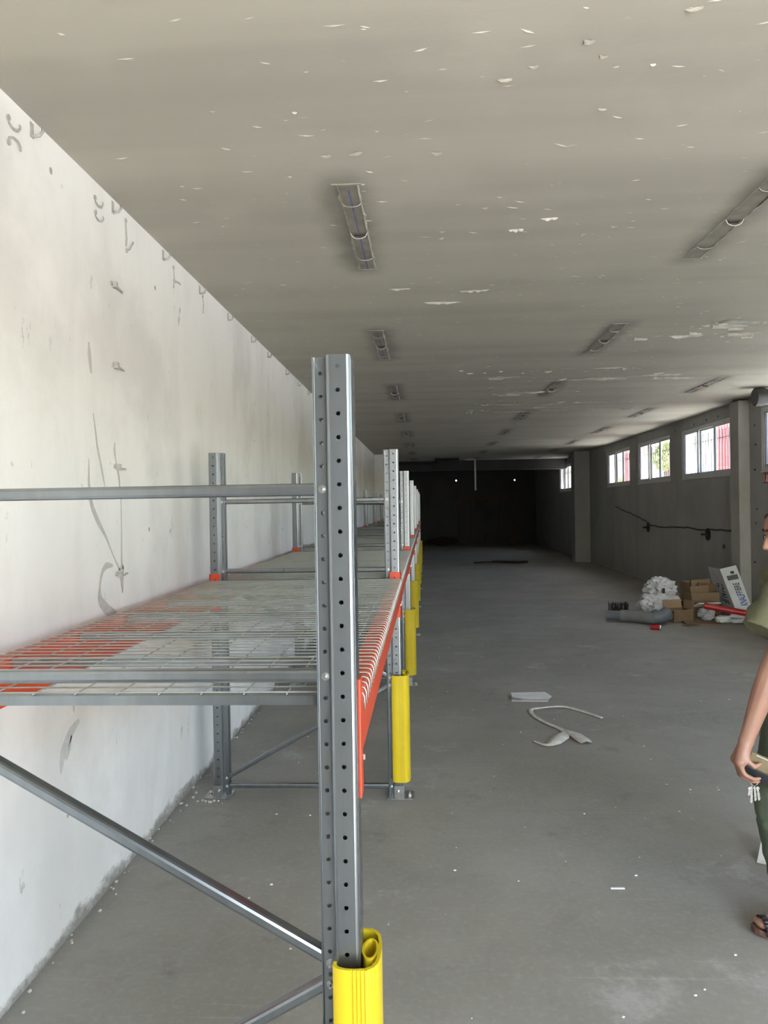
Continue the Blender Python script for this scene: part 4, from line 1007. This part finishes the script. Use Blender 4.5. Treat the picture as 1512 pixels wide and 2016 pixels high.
# legs and feet
def leg(hip, knee, ank, toe):
    hip, knee, ank, toe = map(Vector, (hip, knee, ank, toe))
    body.capsule(hip, knee, .083, .055); body.capsule(knee, knee + (ank - knee) * .35, .055, .054); body.capsule(knee + (ank - knee) * .35, ank, .054, .034)
    heel = ank + (ank - toe) * Vector((.32, .32, 0)).x * .5; heel.z = .052
    body.capsule(ank, heel, .034, .030); body.capsule(heel + Vector((0, 0, -.004)), toe, .030, .022); body.capsule(ank + (toe - ank) * .3, toe, .030, .022); body.sphere((ank.lerp(toe, .86).x, ank.lerp(toe, .86).y, .042), (.060, .044, .022)); body.sphere((heel.x, heel.y, .045), (.045, .034, .024))
    d = (toe - ank); d.z = 0; d.normalize(); s_ = Vector((-d.y, d.x, 0))
    for k in range(5): body.capsule(toe + s_ * (.017 * (k - 2)), toe + s_ * (.018 * (k - 2)) + d * (.030 - .006 * abs(k - (1 if True else 2))), .0105, .009, 8)
leg((1.43, 3.06, .88), (1.345, 3.06, .50), (1.425, 3.065, .115), (1.285, 3.06, .045))
leg((1.45, 3.22, .88), (1.47, 3.23, .48), (1.66, 3.23, .135), (1.53, 3.22, .045))
remesh(body, 'body', M_SKIN, person, .005, 3)
for s in (-1, 1):
    e = MB().sphere(hd(-.079, s * .031, .004), (.011, .013, .010)).build('eye', M_EYE, person, True)
    MB().sphere(hd(-.0875, s * .033, .004), (.004, .006, .006)).build('iris', M_INK, e, True)
    MB().tube([hd(-.084, s * .020, .011), hd(-.0895, s * .031, .013), hd(-.080, s * .045, .009)], .0022, 6).build('eyelid', M_HAIR, person, True)
    MB().tube([hd(-.0955, s * .010, .033), hd(-.0905, s * .028, .038), hd(-.078, s * .047, .033)], .0035, 6).build('eyebrow', M_HAIR, person, True)
MB().sphere(hd(-.0895, 0, -.0605), (.0075, .021, .0045)).sphere(hd(-.088, 0, -.0695), (.0075, .018, .0055)).build('lips', M_LIP, person, True)
hair = MB()
hair.sphere(HC + Vector((.022, 0, .022)), (.104, .084, .100), 16, 12); hair.sphere(HC + Vector((.06, 0, -.03)), (.07, .078, .09))
hair.capsule(HC + Vector((.10, 0, .0)), HC + Vector((.13, 0, -.10)), .04, .02); hair.capsule(hd(-.050, -.05, .080), hd(-.050, .05, .080), .018, .018)
remesh(hair, 'hair', M_HAIR, person, .006, 3)
# shirt with wide short sleeves
sh = MB()
sh.sphere((1.475, 3.14, 1.27), (.125, .175, .14)); sh.sphere((1.48, 3.14, 1.08), (.118, .155, .20)); sh.sphere((1.46, 3.14, .93), (.140, .175, .13)); sh.capsule((1.455, 3.14, 1.34), (1.45, 3.14, 1.39), .085, .066)
sh.capsule((1.45, 3.04, 1.350), (1.45, 3.25, 1.350), .068, .068)
def cone(a, b_, ra, rb, sq=1.0):
    sh.tube([a, Vector(a).lerp(Vector(b_), .35), Vector(a).lerp(Vector(b_), .7), b_], 0, 24, True, [ra, ra + (rb - ra) * .5, ra + (rb - ra) * .85, rb])
cone((1.385, 2.985, 1.395), (1.255, 2.950, 1.178), .062, .098); sh.sphere((1.40, 2.995, 1.36), (.075, .07, .066))
cone((1.43, 3.27, 1.36), (1.50, 3.35, 1.13), .066, .076); sh.sphere((1.44, 3.28, 1.34), (.07, .07, .07))
shirt = remesh(sh, 'shirt', M_SHIRT, person, .006, 3, .010)
tr_ = MB()
tr_.sphere((1.44, 3.14, .86), (.148, .178, .14)); tr_.sphere((1.44, 3.14, .95), (.128, .165, .10))
def tleg(pts):
    for (a, ra), (b_, rb) in zip(pts[:-1], pts[1:]): tr_.tube([a, Vector(a).lerp(Vector(b_), .5), b_], 0, 20, True, [ra, (ra + rb) / 2, rb]); tr_.sphere(b_, (rb * .98, rb * .98, rb * .5)) if b_ is not pts[-1][0] else None
tleg([((1.41, 3.06, .88), .112), ((1.345, 3.06, .56), .098), ((1.35, 3.06, .46), .096), ((1.40, 3.06, .24), .098)])
tleg([((1.45, 3.22, .88), .112), ((1.475, 3.23, .52), .096), ((1.53, 3.23, .40), .094), ((1.62, 3.23, .22), .098)])
remesh(tr_, 'trousers', M_TROUS, person, .007, 4, .008)
def sandal(ank, toe, label):
    o = empty('sandal'); o.parent = person; ank, toe = Vector(ank), Vector(toe); d = toe - ank; d.z = 0; d.normalize(); s_ = Vector((-d.y, d.x, 0))
    L_ = toe + d * .050; H_ = ank - d * .075; b = MB(); n = 24; V = []
    o.location = (0, 0, 0)
    for z in (.002, .024):
        for k in range(n):
            a = 2 * PI * k / n; u = math.cos(a); w = .046 + .008 * u; c_ = (L_ + H_) / 2
            p = c_ + d * (L_ - H_).length / 2 * u + s_ * w * math.copysign(abs(math.sin(a)) ** .8, math.sin(a)); V.append((p.x, p.y, z + (.010 if u > .8 else 0)))
    b.add(V, [tuple(range(n - 1, -1, -1)), tuple(range(n, 2 * n))] + [(k, (k + 1) % n, n + (k + 1) % n, n + k) for k in range(n)])
    b.build('sole', M_SANDAL, o, bevel=.003)
    for f, hh, wd in ((.66, .079, .047), (.84, .069, .050), (.28, .100, .042)):
        b = MB(); c_ = H_.lerp(L_, f); c_.z = 0; pr_ = []
        for k in range(11):
            a = PI * k / 10; pr_.append(c_ + s_ * wd * math.cos(a) + Vector((0, 0, .018 + (hh - .018) * math.sin(a))))
        for p, q in zip(pr_[:-1], pr_[1:]): b.add([p - d * .012, q - d * .012, q + d * .012, p + d * .012], [(0, 1, 2, 3)])
        b.build('strap', M_BLACK, o, True, solid=.004)
sandal((1.425, 3.065, .115), (1.285, 3.06, .045), 'a'); sandal((1.66, 3.23, .135), (1.53, 3.22, .045), 'b')
# wallet and keys held in the hand
o = thing('wallet', 'tan and black folded wallet held in the hand', 'wallet', (1.26, 2.945, .68))
Mw = Matrix.Translation((1.165, 2.945, .712)) @ Matrix.Rotation(math.radians(24), 4, 'Y') @ Matrix.Rotation(math.radians(18), 4, 'X')
MB().box((.0, -.016, -.030), (.185, -.004, .050), Mw).build('tan_cover', M_WALLET, o, bevel=.004)
MB().box((.0, -.004, -.038), (.19, .012, .030), Mw).build('black_cover', M_BLACK, o, bevel=.004)
MB().box((.004, -.022, -.052), (.18, -.016, -.006), Mw).build('black_pocket', M_BLACK, o, bevel=.002)
MB().tube([Mw @ Vector((.02, -.0165, .046)), Mw @ Vector((.17, -.0165, .046))], .0022, 6).build('zip', M_BOLT, o)
o = thing('key_bunch', 'bunch of silver keys dangling below the hand', 'keys', (1.19, 2.92, .60))
MB().tube([(1.192 + .014 * math.cos(a), 2.922, .640 + .014 * math.sin(a)) for a in [2 * PI * k / 14 for k in range(15)]], .0016, 6, False).build('ring', M_BOLT, o)
for k, (dx, ang, L_) in enumerate(((-.010, .06, .064), (-.002, -.03, .056), (.006, -.10, .052), (-.022, .16, .034))):
    M = Matrix.Translation((1.192 + dx, 2.918 - .004 * k, .628)) @ Matrix.Rotation(ang, 4, 'Y')
    q = MB(); q.tube([M @ Vector((0, -.001, -.008)), M @ Vector((0, .0012, -.008))], .0065, 14); q.box((-.0035, -.001, -L_), (.0035, .0012, -.014), M)
    for j in range(3): q.box((.0035, -.001, -L_ + .006 + j * .008), (.0058, .0012, -L_ + .010 + j * .008), M)
    q.build('key', M_KEY, o)
